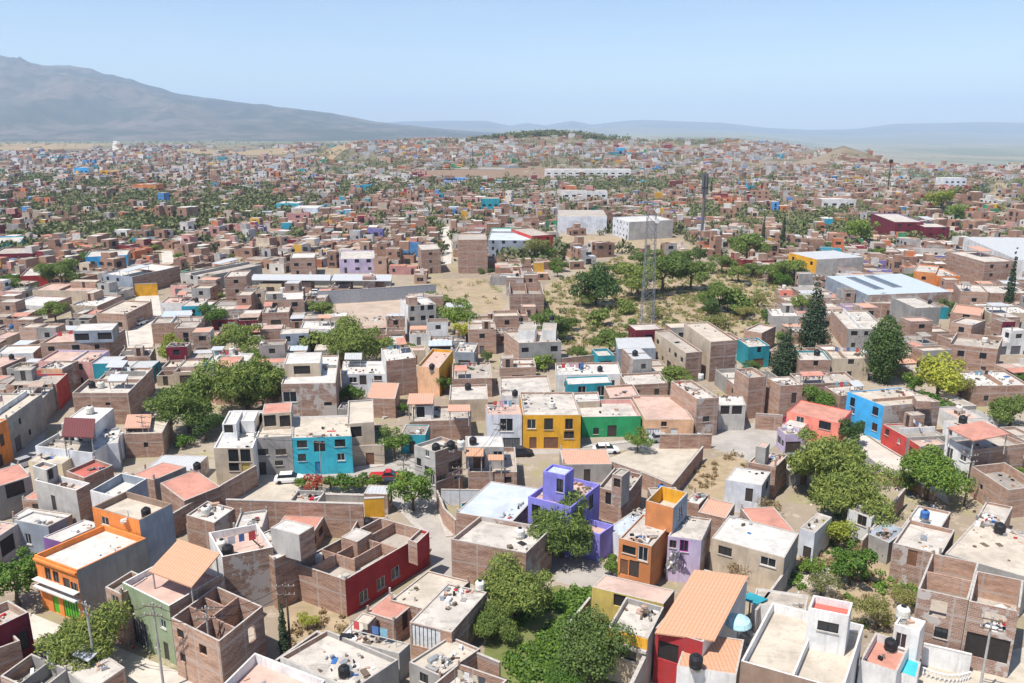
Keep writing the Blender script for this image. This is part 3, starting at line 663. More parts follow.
H('house', 'bright turquoise two-storey house with arched niche', (292, 438, 351.5, 436, 347, 415), 6.2, 'turquoise', 'white', 'white', roof='cream_roof', par=.25, short='the turquoise house',
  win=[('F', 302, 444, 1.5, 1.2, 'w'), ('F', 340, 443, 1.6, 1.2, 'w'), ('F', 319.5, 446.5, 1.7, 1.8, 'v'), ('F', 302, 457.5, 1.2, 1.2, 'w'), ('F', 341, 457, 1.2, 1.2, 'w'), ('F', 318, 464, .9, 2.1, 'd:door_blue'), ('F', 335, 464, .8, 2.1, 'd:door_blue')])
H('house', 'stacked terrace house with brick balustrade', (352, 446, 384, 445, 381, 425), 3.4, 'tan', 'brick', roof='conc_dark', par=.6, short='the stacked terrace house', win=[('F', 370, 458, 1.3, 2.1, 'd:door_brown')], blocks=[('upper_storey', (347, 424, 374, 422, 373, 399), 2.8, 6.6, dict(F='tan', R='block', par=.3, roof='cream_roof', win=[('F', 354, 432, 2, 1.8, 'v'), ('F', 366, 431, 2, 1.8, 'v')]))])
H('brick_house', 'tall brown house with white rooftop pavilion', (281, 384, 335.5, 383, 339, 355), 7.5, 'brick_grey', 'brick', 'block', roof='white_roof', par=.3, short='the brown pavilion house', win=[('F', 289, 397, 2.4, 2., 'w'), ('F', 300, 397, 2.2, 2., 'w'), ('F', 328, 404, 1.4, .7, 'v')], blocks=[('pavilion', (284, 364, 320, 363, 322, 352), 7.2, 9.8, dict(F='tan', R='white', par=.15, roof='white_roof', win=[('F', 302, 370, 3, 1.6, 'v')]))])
H('house', 'low white house with pale blue gable wall', (341, 374, 388, 374, 387, 361), 4., 'white_blue', 'white_blue', roof='white_roof', par=.1, short='the low white house', win=[('F', 353, 380, 1.6, 1.2, 'w'), ('F', 363, 380, 1.4, 2., 'd'), ('F', 378, 378, 1.6, 1, 'w')])
H('brick_house', 'tall blind brick house with white roof', (386, 361, 416, 357.5, 413, 345), 7.6, 'brick', 'brick', 'white', roof='white_roof', par=.3, short='the blind brick house')
H('house', 'yellow-walled roof house with peach terrace', (417, 366, 439, 368, 445, 350), 6., 'peach', 'yellow', roof='deck_pink', par=.6, inner='yellow', short='the yellow terrace house', tanks=[(432, 367, B_)])
H('house', 'little house under sloping peach tile roof', (366, 398, 395, 399, 396, 383), 3.8, 'brick', 'brick', roof='tile_pink', par=.04, short='the peach tile house')
H('brick_house', 'brown house with two peach awnings on its terrace', (412, 421.5, 471, 419.5, 468, 405), 3.6, 'brick', 'brick_dark', roof='conc', par=.4, short='the twin awning house', canopies=[((407, 404, 433, 403.5, 434, 393), 6.2, 'tile_pink', 3.2, True), ((448, 411, 470.5, 411, 470, 404.5), 6., 'tile_pink', 3.2, True)], blocks=[('roof_room', (415, 406, 433, 405.5, 434, 396), 3.2, 5.6, dict(F='white', R='white', par=.05, win=[('F', 419, 412, 1.4, 2., 'v'), ('F', 428, 412, 1.4, 2., 'v')]))])
H('house', 'grey and brick corner house with three levels', (414, 445, 435, 452, 468, 447), 7.4, 'block_pale', 'brick', roof='dirty_white', par=.5, short='the brick corner house', win=[('F', 419, 462, .9, 1.2, 'w'), ('F', 427, 470, .9, 1.2, 'w'), ('F', 427, 452, .8, 1, 'w'), ('F', 433, 480, .9, 1.6, 'w'), ('R', 459, 464, 2.4, 1.6, 'w'), ('R', 440, 478, 1.6, .8, 'w'), ('R', 458, 477, 1.4, .6, 'w')], tanks=[(436, 448, B_), (451, 445.5, B_), (461, 444, W_)])
H('house', 'balcony house with two small peach awnings', (468, 472, 517, 472, 515, 447), 3.6, 'brick', 'brick', roof='conc', par=.7, short='the balcony house', blocks=[('upper_storey', (466, 447, 504, 447, 502, 436), 2.9, 6.4, dict(F='block_pale', R='white', par=.2, roof='white_roof', win=[('F', 479, 462, 1.7, 2., 'd:door_brown'), ('F', 498, 455, 1.4, 1.2, 'w')]))], canopies=[((466, 456, 483.5, 456, 483.5, 448), 6.2, 'tile', 2.9, True), ((488, 460, 503.5, 460, 503.5, 454.5), 5.8, 'tile', 2.9, True)], tanks=[(473, 441, B_, 6.2)], win=[('F', 508, 480, 1., 1., 'v')])
H('house', 'white two-storey house with big grilled window', (487.5, 414.5, 522, 414.5, 519, 404.5), 6., 'white_blue', 'white', roof='deck_pink', par=.2, short='the white grilled house', win=[('F', 506.5, 425, 2.2, 2.3, 'w:frame_white'), ('F', 511, 440, 3., 1.8, 'g')], cop='tile_pink')
H('house', 'golden yellow house with brown shutters', (523, 415, 581, 415, 573, 392), 6., 'yellow', 'brick', roof='dirty_white', par=.35, short='the golden yellow house', win=[('F', 531.5, 424, 1.5, 1.7, 'w'), ('F', 548.6, 424, 1.5, 2., 'w'), ('F', 569, 424, 1.3, 1.9, 'w'), ('F', 551, 437, 2.4, 2., 'd:door_brown'), ('F', 569, 435, 1.7, 1.3, 'w'), ('F', 533, 438, 1.2, 2., 'd:door_brown')], tanks=[(515, 393, B_, 5.9), (552, 405, W_, 5.7)])
H('house', 'single-storey emerald green walled house', (582, 417, 641, 416, 631, 399), 3.8, 'green', 'green', roof='dirty_white', par=.8, short='the emerald green house', win=[('F', 612, 432, 1.6, 2.1, 'd'), ('F', 596, 431, 1., 1.2, 'w')], inner='pink')
H('house', 'peach street house with long pale pink roof', (645, 419.5, 694, 419.5, 676, 395), 3.8, 'peach', 'brick_pink', roof='pink_roof', par=.25, short='the peach street house', win=[('F', 653, 430, 2.6, 2.1, 'g:frame_white'), ('F', 674, 430, 1.2, 2.1, 'd:frame_white'), ('F', 664, 424, 1., .9, 'w')])
H('house', 'small turquoise house with white-framed windows', (568, 384.5, 612, 382.5, 608, 375), 4.2, 'teal', 'teal', roof='white_roof', par=.3, short='the small turquoise house', win=[('F', 582, 391, 1.6, 2., 'w:frame_white'), ('F', 601, 391, 1.6, 2., 'w:frame_white')])
H('brick_house', 'brick house with rubble roof and white ground floor', (671, 381, 697, 399, 719, 397.5), 7., 'brick_pink', 'brick_grey', roof='dirty_white', par=.5, short='the rubble roof house', win=[('R', 706, 419, 1.2, 1., 'w')], tanks=[(701, 376, W_)])
H('house', 'low white-roofed house beside the rubble roof house', (719, 405, 746, 405, 744, 396), 4.8, 'block_pale', 'brick', roof='white_roof', par=.1, short='the low white-roofed house', win=[('F', 725, 410, 1.6, 1.6, 'v'), ('F', 737, 410, 1.8, 1.6, 'v')])
H('brick_house', 'brick house with doorway slit on the upper lane', (767, 377.5, 780.5, 386, 803, 384.5), 7., 'brick_pink', 'brick', roof='white_roof', par=.2, short='the doorway slit house', win=[('R', 794, 398, 1., 2., 'd')])
H('brick_house', 'plain brick tower house on the upper lane', (735, 369, 749, 378, 767, 376), 8., 'brick_pink', 'brick', roof='conc', par=.6, short='the brick tower house')
# --- purple house and its neighbours
H('house', 'purple cubist house with square roof tower', (528, 496.5, 571, 507.5, 600, 484), 7., 'purple', 'purple', roof='deck_pink', par=.7, cop='purple', inner='purple', short='the purple house', win=[('F', 536, 510, 1.2, 1.4, 'w'), ('R', 591, 502, 1.2, 2., 'w'), ('R', 580, 516, 1.3, 1.8, 'w'), ('F', 553, 520, 1.3, 1.6, 'w'), ('F', 545, 545, 1.2, 2.1, 'd')],
  blocks=[('roof_tower', (543, 471, 565, 475.5, 574, 468), 6.3, 10.2, dict(F='purple', R='purple', par=.3, cop='purple', roof='blue_roof', win=[('F', 562, 486, .9, 1.8, 'w')])), ('lower_wing', (572, 527, 600, 534.5, 614, 525), -.2, 3.8, dict(F='purple', R='purple', par=.8, cop='purple', inner='purple', roof='deck_pink'))])
H('house', 'wide house with flat pale grey-blue roof beside the purple house', (456, 512.5, 512, 522, 543, 489), 4.4, 'brick', 'brick_dark', roof='blue_roof', par=.06, short='the pale metal roof house')
H('brick_house', 'long brick house with white littered roof', (451, 539, 526, 553, 552, 528), 5.4, 'brick', 'brick_grey', roof='dirty_white', par=.6, short='the long brick house', tanks=[(520, 533, W_)])
H('house', 'orange-brown two-storey house with flat stained roof', (619, 538, 651.5, 546.5, 673.5, 521), 6., 'orange_brown', 'orange_brown', roof='dirty_white', par=.25, short='the orange-brown house', win=[('F', 629, 550, 1.6, 1., 'w'), ('F', 643, 554, 1.2, 1.8, 'w'), ('F', 634, 569, 1.2, 2.1, 'd'), ('F', 647, 572, 1.6, 1.6, 'd:orange'), ('F', 624, 567, 1, 2, 'd:door_brown')],
  blocks=[('roof_court', (646, 500.5, 673.5, 508, 688, 492.5), 5.7, 9., dict(F='orange_brown', R='block_blue', par=1.8, inner='yellow', roof='cream_roof', win=[('R', 681, 512, 1.4, 1.6, 'w:frame_white')]))])
H('house', 'pink house with purple-framed windows and tarps', (668, 536, 701.5, 540.5, 721, 521), 5.8, 'lilac', 'brick_grey', roof='dirty_white', par=.2, short='the pink tarp house', win=[('F', 684, 546, 1., 1.5, 'w:magenta'), ('F', 694, 549, 1.5, 1., 'w:magenta'), ('F', 672, 544, .8, 1., 'w')])
H('house', 'tan house with broad bright white roof', (711.5, 538, 784.5, 558, 799, 533), 4.8, 'tan', 'block', roof='white_roof', par=.08, short='the broad white roof house', win=[('F', 725, 551, 1.6, 1.1, 'w'), ('F', 768, 562, 1.8, 1.1, 'w')])
H('house', 'small house with salmon roof patch', (698, 512, 726, 518.5, 735, 503.5), 4.4, 'brick', 'brick', roof='tile_pink', par=.08, short='the salmon patch house')
H('house', 'tiny white-roofed room beside the orange-brown house', (685, 501, 699, 504.5, 708, 495), 4.6, 'brick', 'brick', roof='white_roof', par=.1, short='the tiny white-roofed room')
H('house', 'lavender white house above the dry slope', (725.5, 480, 762, 485.5, 772, 472), 4.6, 'white_blue', 'block_blue', roof='white_roof', par=.08, short='the lavender house', win=[('F', 749, 495, 1., 2., 'd'), ('R', 767, 485, 1.4, 1.2, 'w')])
H('house', 'brick and block house under a stair box', (748, 462, 776, 467, 788, 455), 5., 'brick', 'brick_dark', roof='pink_roof', par=.3, short='the stair box house', blocks=[('stair_box', (756, 446, 766, 448, 770, 443), 4.7, 7.6, dict(F='block', R='block', par=.1))])
H('house', 'salmon pink house with red eaves and white side', (787, 412, 840, 424, 852, 411), 4.2, 'salmon_wall', 'salmon_wall', 'white', roof='salmon', par=.1, short='the salmon pink house', cop='red', win=[('F', 800, 420, 1.4, 1.2, 'w:frame_white'), ('F', 825, 424, 2., 1.4, 'w'), ('F', 810, 433, .8, .8, 'w')], blocks=[('front_wing', (783, 424, 803, 429, 812, 420), -.2, 3., dict(F='white_blue', R='white_blue', par=.1, roof='white_roof'))])
H('house', 'sky blue house on the sloping street', (847.5, 391.5, 884, 406, 943, 402.5), 6.4, 'blue', 'brick_grey', roof='cream_roof', par=.2, cop='coping', short='the sky blue house', win=[('F', 852.5, 402, 1.1, 1.6, 'w'), ('F', 852.5, 411, 1., 1., 'w'), ('F', 875.3, 411, 1.3, 1.5, 'w'), ('F', 874.5, 427, 1.2, 1.4, 'w'), ('F', 863, 423, 1., 2.2, 'd')], blocks=[('roof_room', (917, 401, 932, 401.5, 936, 396.5), 6.2, 7.6, dict(F='brick', R='brick', par=.1))])
H('house', 'brick red single-storey house under the sky blue house', (883, 424, 907, 437.5, 945, 435.5), 3.6, 'red', 'block', roof='conc_dark', par=.2, short='the brick red house', win=[('F', 887, 432, 1, 1.1, 'w'), ('F', 899, 441, .7, .9, 'w')])
H('house', 'lower red house with dark doorway', (907.5, 438, 920, 446.5, 947, 444), 3.2, 'red', 'block', roof='pink_roof', par=.2, short='the lower red house', win=[('F', 911, 451, 1.2, 2.1, 'd')])
H('house', 'white house topped by a red canopy roof', (946, 437.5, 973, 450, 1026, 443.5), 6., 'white', 'brick', roof='conc', par=.7, short='the red canopy house', win=[('F', 949.5, 453, 1.2, 1.7, 'w'), ('F', 963, 458, 1.2, 1., 'w'), ('F', 962, 490, 1., 2.1, 'd')], canopies=[((947, 426, 973.5, 439.5, 1010, 435), 8.4, 'salmon', 5.3, True, .2)])
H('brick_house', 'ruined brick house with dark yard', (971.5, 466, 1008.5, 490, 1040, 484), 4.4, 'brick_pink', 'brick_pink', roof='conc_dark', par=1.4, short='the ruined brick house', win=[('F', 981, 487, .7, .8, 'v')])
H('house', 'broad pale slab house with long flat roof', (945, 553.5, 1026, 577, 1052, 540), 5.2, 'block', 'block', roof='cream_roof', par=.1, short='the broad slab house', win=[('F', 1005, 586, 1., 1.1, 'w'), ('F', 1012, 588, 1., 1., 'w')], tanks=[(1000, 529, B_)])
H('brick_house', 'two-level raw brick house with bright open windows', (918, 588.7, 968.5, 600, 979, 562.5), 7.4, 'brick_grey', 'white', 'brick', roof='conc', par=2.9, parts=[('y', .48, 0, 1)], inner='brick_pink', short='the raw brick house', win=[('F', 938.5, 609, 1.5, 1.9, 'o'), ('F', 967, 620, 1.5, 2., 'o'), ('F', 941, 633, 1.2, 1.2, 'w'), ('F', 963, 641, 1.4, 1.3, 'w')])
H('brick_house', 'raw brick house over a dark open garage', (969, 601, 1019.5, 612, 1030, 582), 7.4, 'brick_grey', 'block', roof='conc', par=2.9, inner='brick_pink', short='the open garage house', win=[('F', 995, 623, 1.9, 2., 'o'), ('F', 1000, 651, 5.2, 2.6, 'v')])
H('house', 'white corner tower house with pale tank', (894.5, 624, 920, 631.5, 926, 621), 6., 'white', 'white', roof='white_roof', par=.3, short='the white corner tower', cop='coping_white', win=[('F', 899, 640, 1., 1.6, 'w')], tanks=[(903, 613, W_)])
H('house', 'white double-roofed house with high front tower', (741, 661, 843, 690, 864, 625), 6.4, 'brown', 'white', 'white', roof='cream_roof', par=1., cop='coping_white', inner='white', short='the white double-roof house', blocks=[('roof_tower', (808.5, 608, 849, 616, 855, 603), 5.4, 9.6, dict(F='white', R='white', par=.7, inner='white', cop='coping_white', roof='red_roof', win=[('F', 828, 627, 1.8, 1., 'w')]))], parts=[('x', .52, 0, 1)])
H('house', 'house under a huge orange tile roof', (655.5, 628, 703, 642, 747.5, 580), 6., 'darkred', 'white', 'block', roof='conc', par=.2, short='the huge tile roof house', canopies=[((655, 628, 715, 636, 748, 580), 6.5, 'tile', 5.7, False, .5)], win=[('F', 668, 652, 2., 2., 'v'), ('F', 690, 656, 2., 2., 'v')])
H('house', 'lower orange tiled house with white front slab', (677, 666, 736.5, 675, 746, 640), 4.4, 'white', 'brown', roof='tile', par=.05, short='the lower tiled house', tanks=[(696, 662, B_, 4.6)])
H('house', 'ochre house with littered white terrace', (608, 627, 648, 638.5, 664, 607), 5.8, 'tan', 'block', roof='dirty_white', par=.6, short='the ochre terrace house', win=[('F', 628, 655, 1.6, 1., 'w')], bands=[('fascia', 'F', 4.6, 5.7, .05, 'yellow'), ('ledge', 'F', 4.3, 4.55, .4, 'coping')])
H('house', 'long low house with pale pink sheet roof', (592, 587, 663.5, 604, 677, 591), 5.2, 'olive_yellow', 'brick', roof='pink_roof', par=.06, short='the pale pink roof house', win=[('F', 620, 599, 1.4, 1.4, 'v')])
H('house', 'peach terrace house with turquoise annex roof', (860, 660, 897, 672, 911, 643), 4., 'white', 'white', roof='salmon', par=.9, short='the peach terrace house', tanks=[(891, 645, B_)], blocks=[('pool_room', (898, 672, 917, 679, 921, 662), -.2, 2.8, dict(F='white', R='white', par=.1, roof='turquoise'))])
H('house', 'grey house with clay tile eave and blue tank', (893, 543, 941, 555, 955, 530), 4.8, 'brick_grey', 'brick', roof='dirty_white', par=.5, short='the clay eave house', win=[('F', 912, 558, 1., 2., 'd:door_brown'), ('F', 925, 562, 1.6, 1.2, 'w')], tanks=[(925, 514, 'blue', 4.3)])
H('house', 'low white house behind the clay eave house', (901, 528, 936, 536, 951, 512), 3.8, 'block_pale', 'brick', roof='white_roof', par=.3, short='the low white back house')
H('house', 'white house half hidden in the orchard', (848, 509, 872, 518, 884, 507), 4., 'white', 'white', roof='conc_dark', par=.1, short='the orchard house', win=[('F', 862, 520, 1.2, 1.4, 'w')])
H('house', 'dark-roofed shed by the orchard house', (867, 533, 889, 543, 900, 528), 3., 'block', 'block', roof='block_blue', par=.05, short='the dark-roofed shed')
H('house', 'low patched brick house behind the broad slab house', (975, 520, 1003, 526, 1030, 512), 3.4, 'brick_pink', 'brick', roof='dirty_white', par=.3, short='the patched brick house', win=[('F', 1018, 522, 1.4, 2, 'v')])
H('house', 'white wall house with two dark windows', (800, 528, 815, 533, 832, 517), 4., 'white_blue', 'white', roof='conc', par=.1, short='the two dark window house', win=[('F', 814, 548, 1., 1.8, 'd')])
H('house', 'white tower cabin beside the steps', (752, 603, 806, 611, 812, 596), 2.8, 'white', 'white', roof='conc', par=.2, short='the white steps cabin', win=[('F', 791, 611, 2.6, 1.2, 'g')])
H('house', 'lavender court with white awning', (606, 529, 621, 536.5, 648, 511), 2.9, 'white_blue', 'white_blue', roof='sheet_blue', par=.06, short='the lavender court')
H('brick_house', 'crumbling brick pillar house with dark hollow', (598, 487, 627, 495, 640, 474), 4.6, 'brick', 'brick_dark', roof='conc', par=.6, short='the crumbling pillar house', win=[('F', 610, 499, 1.4, 1.8, 'v')], blocks=[('stair_tower', (612, 474, 622, 476.5, 630, 470), 4., 8.4, dict(F='brick_grey', R='block', par=.2, win=[('F', 617, 483, 1, 1.2, 'v')]))])
# ------------------------------------------------------------------ the middle of the town
def HM(label, q, h, F='brick', R_='brick', roof='dirty_white', par=.4, auto='F', n=None, name=None, short=None, **kw):
    P = quad_px(q, h); n = n or max(1, int((Vector(P[1]) - Vector(P[0])).length / 4.2))
    return H(name or ('brick_house' if F.startswith('brick') else 'house'), label, q, h, F, R_, roof=roof, par=par, auto=[(auto, n)] if auto else (), fine=False, short=short, **kw)
HM('long maroon house by the turquoise corner house', (-8, 254, 32, 253, 36, 247), 4.6, 'maroon', 'maroon', roof='conc', short='the long maroon house')
HM('turquoise flat house at the town edge', (-8, 243, 20, 242, 23, 236), 4.6, 'turquoise', 'turquoise', short='the turquoise corner house')
HM('dark red walled house beside a round tree', (20, 276, 47, 275, 51, 267), 4.2, 'darkred', 'brick', short='the dark red walled house')
HM('long blue-walled house above the bright lane', (85, 257, 127, 255, 130, 249), 4.4, 'blue', 'block', short='the long blue-walled house')
HM('big grey house with white stepped roof', (102, 273.5, 132, 277, 155, 265.5), 6, 'block_blue', 'brick', roof='white_roof', short='the big stepped grey house')
HM('low house behind a long cement wall', (32, 290, 92, 291, 96, 284), 3.2, 'tan', 'brick', roof='pink_roof', short='the long cement house', auto=None)
HM('flat house with white sheet roof', (7, 304.5, 46, 306, 54, 297), 3.6, 'white', 'brick', roof='white_roof', short='the white sheet house')
HM('square white-roofed house with dark doorway', (70, 305, 97, 306, 104, 296), 4, 'tan', 'brick', roof='white_roof', short='the dark doorway house')
HM('tan brick house with cream roof beside the bright lane', (96, 313, 126, 314, 130, 302), 4.6, 'brick_pink', 'brick', roof='cream_roof', short='the cream-roofed lane house')
HM('brown house carrying a dark glazed roof room', (40, 343, 108, 340, 125, 329), 6, 'brick_pink', 'brick', roof='pink_roof', short='the glazed roof room house', blocks=[('roof_room', (73, 331, 112, 330, 117, 323), 5.6, 8.4, dict(F='block_blue', R='block', par=.05, roof='white_roof', win=[('F', 82, 337, 3, 1.6, 'v'), ('F', 94, 337, 3, 1.6, 'v'), ('F', 105, 336, 3, 1.6, 'v')]))])
HM('pink house with lilac gable and pale roof', (38, 361, 92, 362, 99, 351), 5.6, 'pink', 'lilac', roof='pink_roof', short='the lilac gable house')
HM('white sheet roof house beside the pink house', (-6, 354, 33, 353, 33, 345), 4., 'white', 'brick', roof='white_roof', short='the white sheet roof house')
HM('long brown brick house across the bright lane', (151, 323.5, 200, 322.5, 204, 316), 5.2, 'brick', 'brick', roof='conc', short='the long brown lane house')
HM('house with blue-grey sheet roof on the bright lane', (160, 318, 190, 317, 191, 310), 5, 'block', 'brick', roof='sheet_blue', par=.05, short='the blue-grey sheet house')
HM('pale house with pink upper roof on the lane', (160, 303, 187, 303, 189, 297), 4.4, 'white', 'brick', roof='deck_pink', short='the pink upper roof house')
HM('grey cement house at the lane bend', (180, 273, 203, 277, 209, 264), 5, 'block_pale', 'block', roof='conc', short='the lane bend house')
HM('narrow brown brick tower house', (224, 277, 246, 276, 251, 270), 9, 'brick', 'brick', short='the narrow brown tower')
HM('white flat house with teal curtain wall', (205, 363, 248, 362, 254, 353), 4, 'teal', 'white', roof='white_roof', short='the teal curtain house')
HM('brown house row with red shutters', (5, 385, 56, 384, 58, 374), 5.2, 'brick_pink', 'red', roof='conc', short='the red shutter house', tanks=[(30, 376, 'black')])
HM('cement house with green awning', (2, 402, 40, 401, 44, 388), 4.6, 'block', 'block', roof='white_roof', short='the green awning house')
HM('brown courtyard house under the mesquites', (96, 381, 140, 381, 146, 368), 5, 'brick', 'brick', roof='dirty_white', short='the courtyard house', tanks=[(118, 374, 'white')])
HM('brick house between the lane and the yellow tree', (118, 357, 150, 356, 155, 347), 4., 'brick', 'brick', roof='conc', short='the yellow tree house')
HM('tall white house beside the scrub lot', (400, 299, 408, 306, 436, 304), 8, 'white', 'block_pale', roof='white_roof', auto='R', n=3, short='the tall white house')
HM('square brown apartment tower with blank sides', (458, 240, 487.5, 239.5, 485, 233), 12.5, 'brick', 'brick', roof='conc', auto=None, short='the brown apartment tower')
HM('brown tower house with a cut salmon gable', (421, 250, 440.5, 249, 439, 243), 9, 'brick', 'brick', short='the cut gable tower')
HM('purple-grey house behind the grey panel wall', (339, 259, 375, 258.5, 374, 250), 5.4, 'lilac', 'lilac', short='the purple-grey house')
HM('brown house with bright white roof behind the canopy', (290, 258, 315, 257.5, 316, 252), 7, 'brick', 'brick', roof='white_roof', short='the bright-roofed brown house')
HM('brown house facing the pinkish lot', (265, 300, 304, 299, 303, 291), 6, 'brick', 'brick', roof='white_roof', short='the lot-facing brown house')
HM('squat brick house under the lot-facing house', (262, 313, 289, 312, 291, 305), 4.2, 'brick', 'brick', short='the squat brick house', tanks=[(272, 306, 'black')])
HM('low white house in front of the pinkish lot', (300, 329, 334, 329, 334, 321), 3.4, 'white', 'white', roof='white_roof', short='the low lot house')
HM('house with a green painted wall by the mesquite', (387, 345, 402, 345, 404, 336), 4, 'green', 'white', short='the green-walled small house')
HM('greenish blue cottage with flat roof', (455, 352, 474, 352.5, 478, 343), 4, 'block_blue', 'block_blue', short='the greenish cottage', tanks=[(462, 345, 'white')])
HM('long low white shelter with open front', (472, 321, 504, 319.5, 503, 314), 3.2, 'white', 'white', roof='cream_roof', short='the long white shelter', auto=None)
HM('blue-grey corner house with green ground floor', (488, 240, 531, 240.5, 530, 228), 8, 'block_blue', 'green', roof='blue_roof', short='the blue-grey corner house')
HM('rust red tower house beside the blue-grey house', (532, 236, 553, 234.5, 552, 227), 9, 'red', 'brick', roof='conc', short='the rust red tower')
HM('large white storehouse above the tan strip', (558, 216.5, 607, 216.5, 603, 210), 8.6, 'white_blue', 'white', roof='conc', auto=None, short='the white storehouse')
HM('white and grey block beside the white storehouse', (613, 217, 629, 222, 659, 218), 8.8, 'white_blue', 'block_pale', roof='white_roof', short='the white and grey block')
HM('open-roofed brown house on the scrub lot', (510, 294, 544, 294, 541, 283), 6, 'brick_dark', 'brick', roof='conc_dark', par=2.4, auto=None, parts=[('x', .5, 0, 1)], short='the open-roofed brown house')
HM('grey two-storey house with twin roof tanks', (504, 331, 519, 343, 562, 342), 6.2, 'brick_pink', 'block', roof='conc', auto='R', n=3, short='the twin roof tank house', blocks=[('roof_room', (518, 330, 535, 331, 537, 325), 5.8, 8.4, dict(F='white', R='white', par=.1)), ('stair_box', (542, 330, 556, 330.5, 557, 323), 5.8, 8.2, dict(F='white', R='block', par=.1))], tanks=[(521, 319, 'black', 8.3), (552, 318, 'black', 8.1)])
HM('tan hall with long windowed side', (655, 331, 686, 353, 700, 350.5), 6.6, 'tan', 'brick_dark', roof='conc', auto='F', n=5, short='the tan hall')
HM('tall brown blind block behind the tan hall', (684, 323, 711, 342, 737, 340), 8.8, 'tan', 'brick_dark', roof='cream_roof', auto=None, short='the tall brown block')
HM('grey metal shed at the foot of the mast', (618, 349, 656, 348, 654, 337), 5, 'block_blue', 'block', roof='sheet', par=.05, auto=None, short='the grey metal shed')
HM('teal fronted house at the pine', (749, 347, 770, 345.5, 772, 338), 5, 'teal', 'teal', short='the teal-fronted house', name='house')
HM('flat house with long white roofs and skylight', (556, 375, 622, 374, 618, 362), 3.6, 'white', 'brick', roof='white_roof', short='the long white roof house', tanks=[(581, 366, 'black'), (600, 369, 'black')])
HM('house with white patched roof and rubble', (500, 396, 552, 394, 548, 375), 3.6, 'white', 'brick', roof='dirty_white', short='the white patched house')
HM('brick house behind the white patched house', (500, 368, 536, 367, 534, 358), 3.8, 'brick_pink', 'brick', roof='dirty_white', short='the patched neighbour house')
HM('yellow hall with grey gable and metal roof', (789, 252.5, 817, 259.5, 864, 257), 6.4, 'yellow', 'block_pale', roof='sheet', par=.05, auto='F', n=3, short='the yellow hall')
HM('big market hall with blue-white sheet roof', (826, 276, 868, 295, 943, 289.5), 6, 'block_blue', 'brick_grey', roof='sheet_blue', par=.05, auto=None, short='the market hall', blocks=[('skylight', (846, 277, 875, 289, 884, 288.5), 5.9, 6.12, dict(F='gate_grey', R='gate_grey', par=.02, roof='skylight')), ('skylight', (864, 275.5, 893, 287, 902, 286.5), 5.9, 6.12, dict(F='gate_grey', R='gate_grey', par=.02, roof='skylight'))])
HM('orange box house with flat terrace', (914, 271, 936, 273, 939, 266), 6.6, 'orange_brown', 'orange_brown', short='the orange box house', tanks=[(926, 286, 'black', .3)])
HM('bright orange block beside the orange box house', (938, 276, 960, 276, 961, 269), 6, 'orange', 'orange', short='the bright orange block')
HM('large white warehouse with arched metal roof', (964, 237, 1018, 260, 1046, 250), 9, 'white', 'white', roof='sheet', par=.05, auto=None, short='the white warehouse')
HM('tall brick flats with rows of windows', (985, 262, 1016, 261, 1016, 252), 9, 'brick', 'brick', short='the brick flats')
HM('square brick house with small windows', (961, 291, 988.5, 292, 991, 285), 7, 'brick_pink', 'brick', short='the square brick house')
HM('long blind brick house at the cypress', (991, 293, 1034, 293, 1034, 286), 5.4, 'brick', 'brick', auto=None, short='the long blind house')
HM('white-roofed shop with dark openings', (990, 313, 1034, 313, 1034, 304), 4.6, 'tan', 'brick', roof='white_roof', short='the white-roofed shop')
HM('tan tiled house on the upper lane', (951, 312, 982, 316, 985, 307), 5, 'brick', 'brick', roof='tile_pink', short='the tan tiled house')
HM('brick house with blank end wall on the upper lane', (951, 322, 972, 325.5, 986, 320), 6, 'brick_pink', 'brick', short='the blank end wall house')
HM('large unfinished brick house with tall parapet', (949, 344, 998, 349, 1004, 337), 6.4, 'brick', 'brick', roof='conc', par=1.2, short='the large unfinished house', tanks=[(985, 340, 'white')])
HM('pale roadside house with dark garage', (772, 316, 800, 316, 803, 308), 4.6, 'block_pale', 'brick', roof='white_roof', short='the dark garage house')
HM('tilted brick house with white junk roof', (831, 310, 848, 329, 881, 326.5), 5.6, 'brick_pink', 'block', roof='dirty_white', auto='R', n=3, short='the white junk roof house', tanks=[(858, 318, 'white')])
HM('tall grey house with black tank below the market hall', (916, 308, 941, 307, 946, 298), 7, 'block', 'block', short='the tall grey tank house', tanks=[(930, 302, 'black')])
HM('tan cottage between the dark trees', (833, 358.5, 870, 358.5, 868, 350), 5, 'tan', 'brick', roof='cream_roof', short='the tan cottage')
HM('brick cottage with a turquoise side wall', (800, 360, 831, 360, 830, 351), 5, 'brick', 'teal', short='the turquoise-sided cottage', tanks=[(817, 353, 'black')])
HM('wide white-roofed house beside the big yellow-green tree', (974, 386, 1030, 385, 1028, 372), 4.2, 'brick', 'brick', roof='white_roof', short='the wide white-roofed house')
HM('brick terrace house above the sky blue house', (800, 384, 858, 382, 855, 372), 3.6, 'brick_dark', 'brick', roof='conc', short='the terrace above the sky blue house')
HM('maroon and purple two-storey villa', (895, 222, 924, 222, 923, 214), 9, 'maroon', 'violet', short='the maroon villa')
HM('wine red house beside the maroon villa', (925, 227, 950, 227, 949, 220), 8, 'maroon', 'maroon', short='the wine red house')
HM('brick and salmon house on the lane bend', (744, 330, 762, 333, 776, 326), 5, 'brick_pink', 'brick', short='the salmon lane house')
HM('wide brick house below the market hall', (866, 303, 915, 304, 916, 294), 4.2, 'brick', 'brick', roof='conc', short='the wide market brick house')
HM('brick house in front of the dark pine', (840, 396, 870, 393, 868, 384), 4, 'brick', 'brick', roof='dirty_white', auto=None, short='the pine brick house')
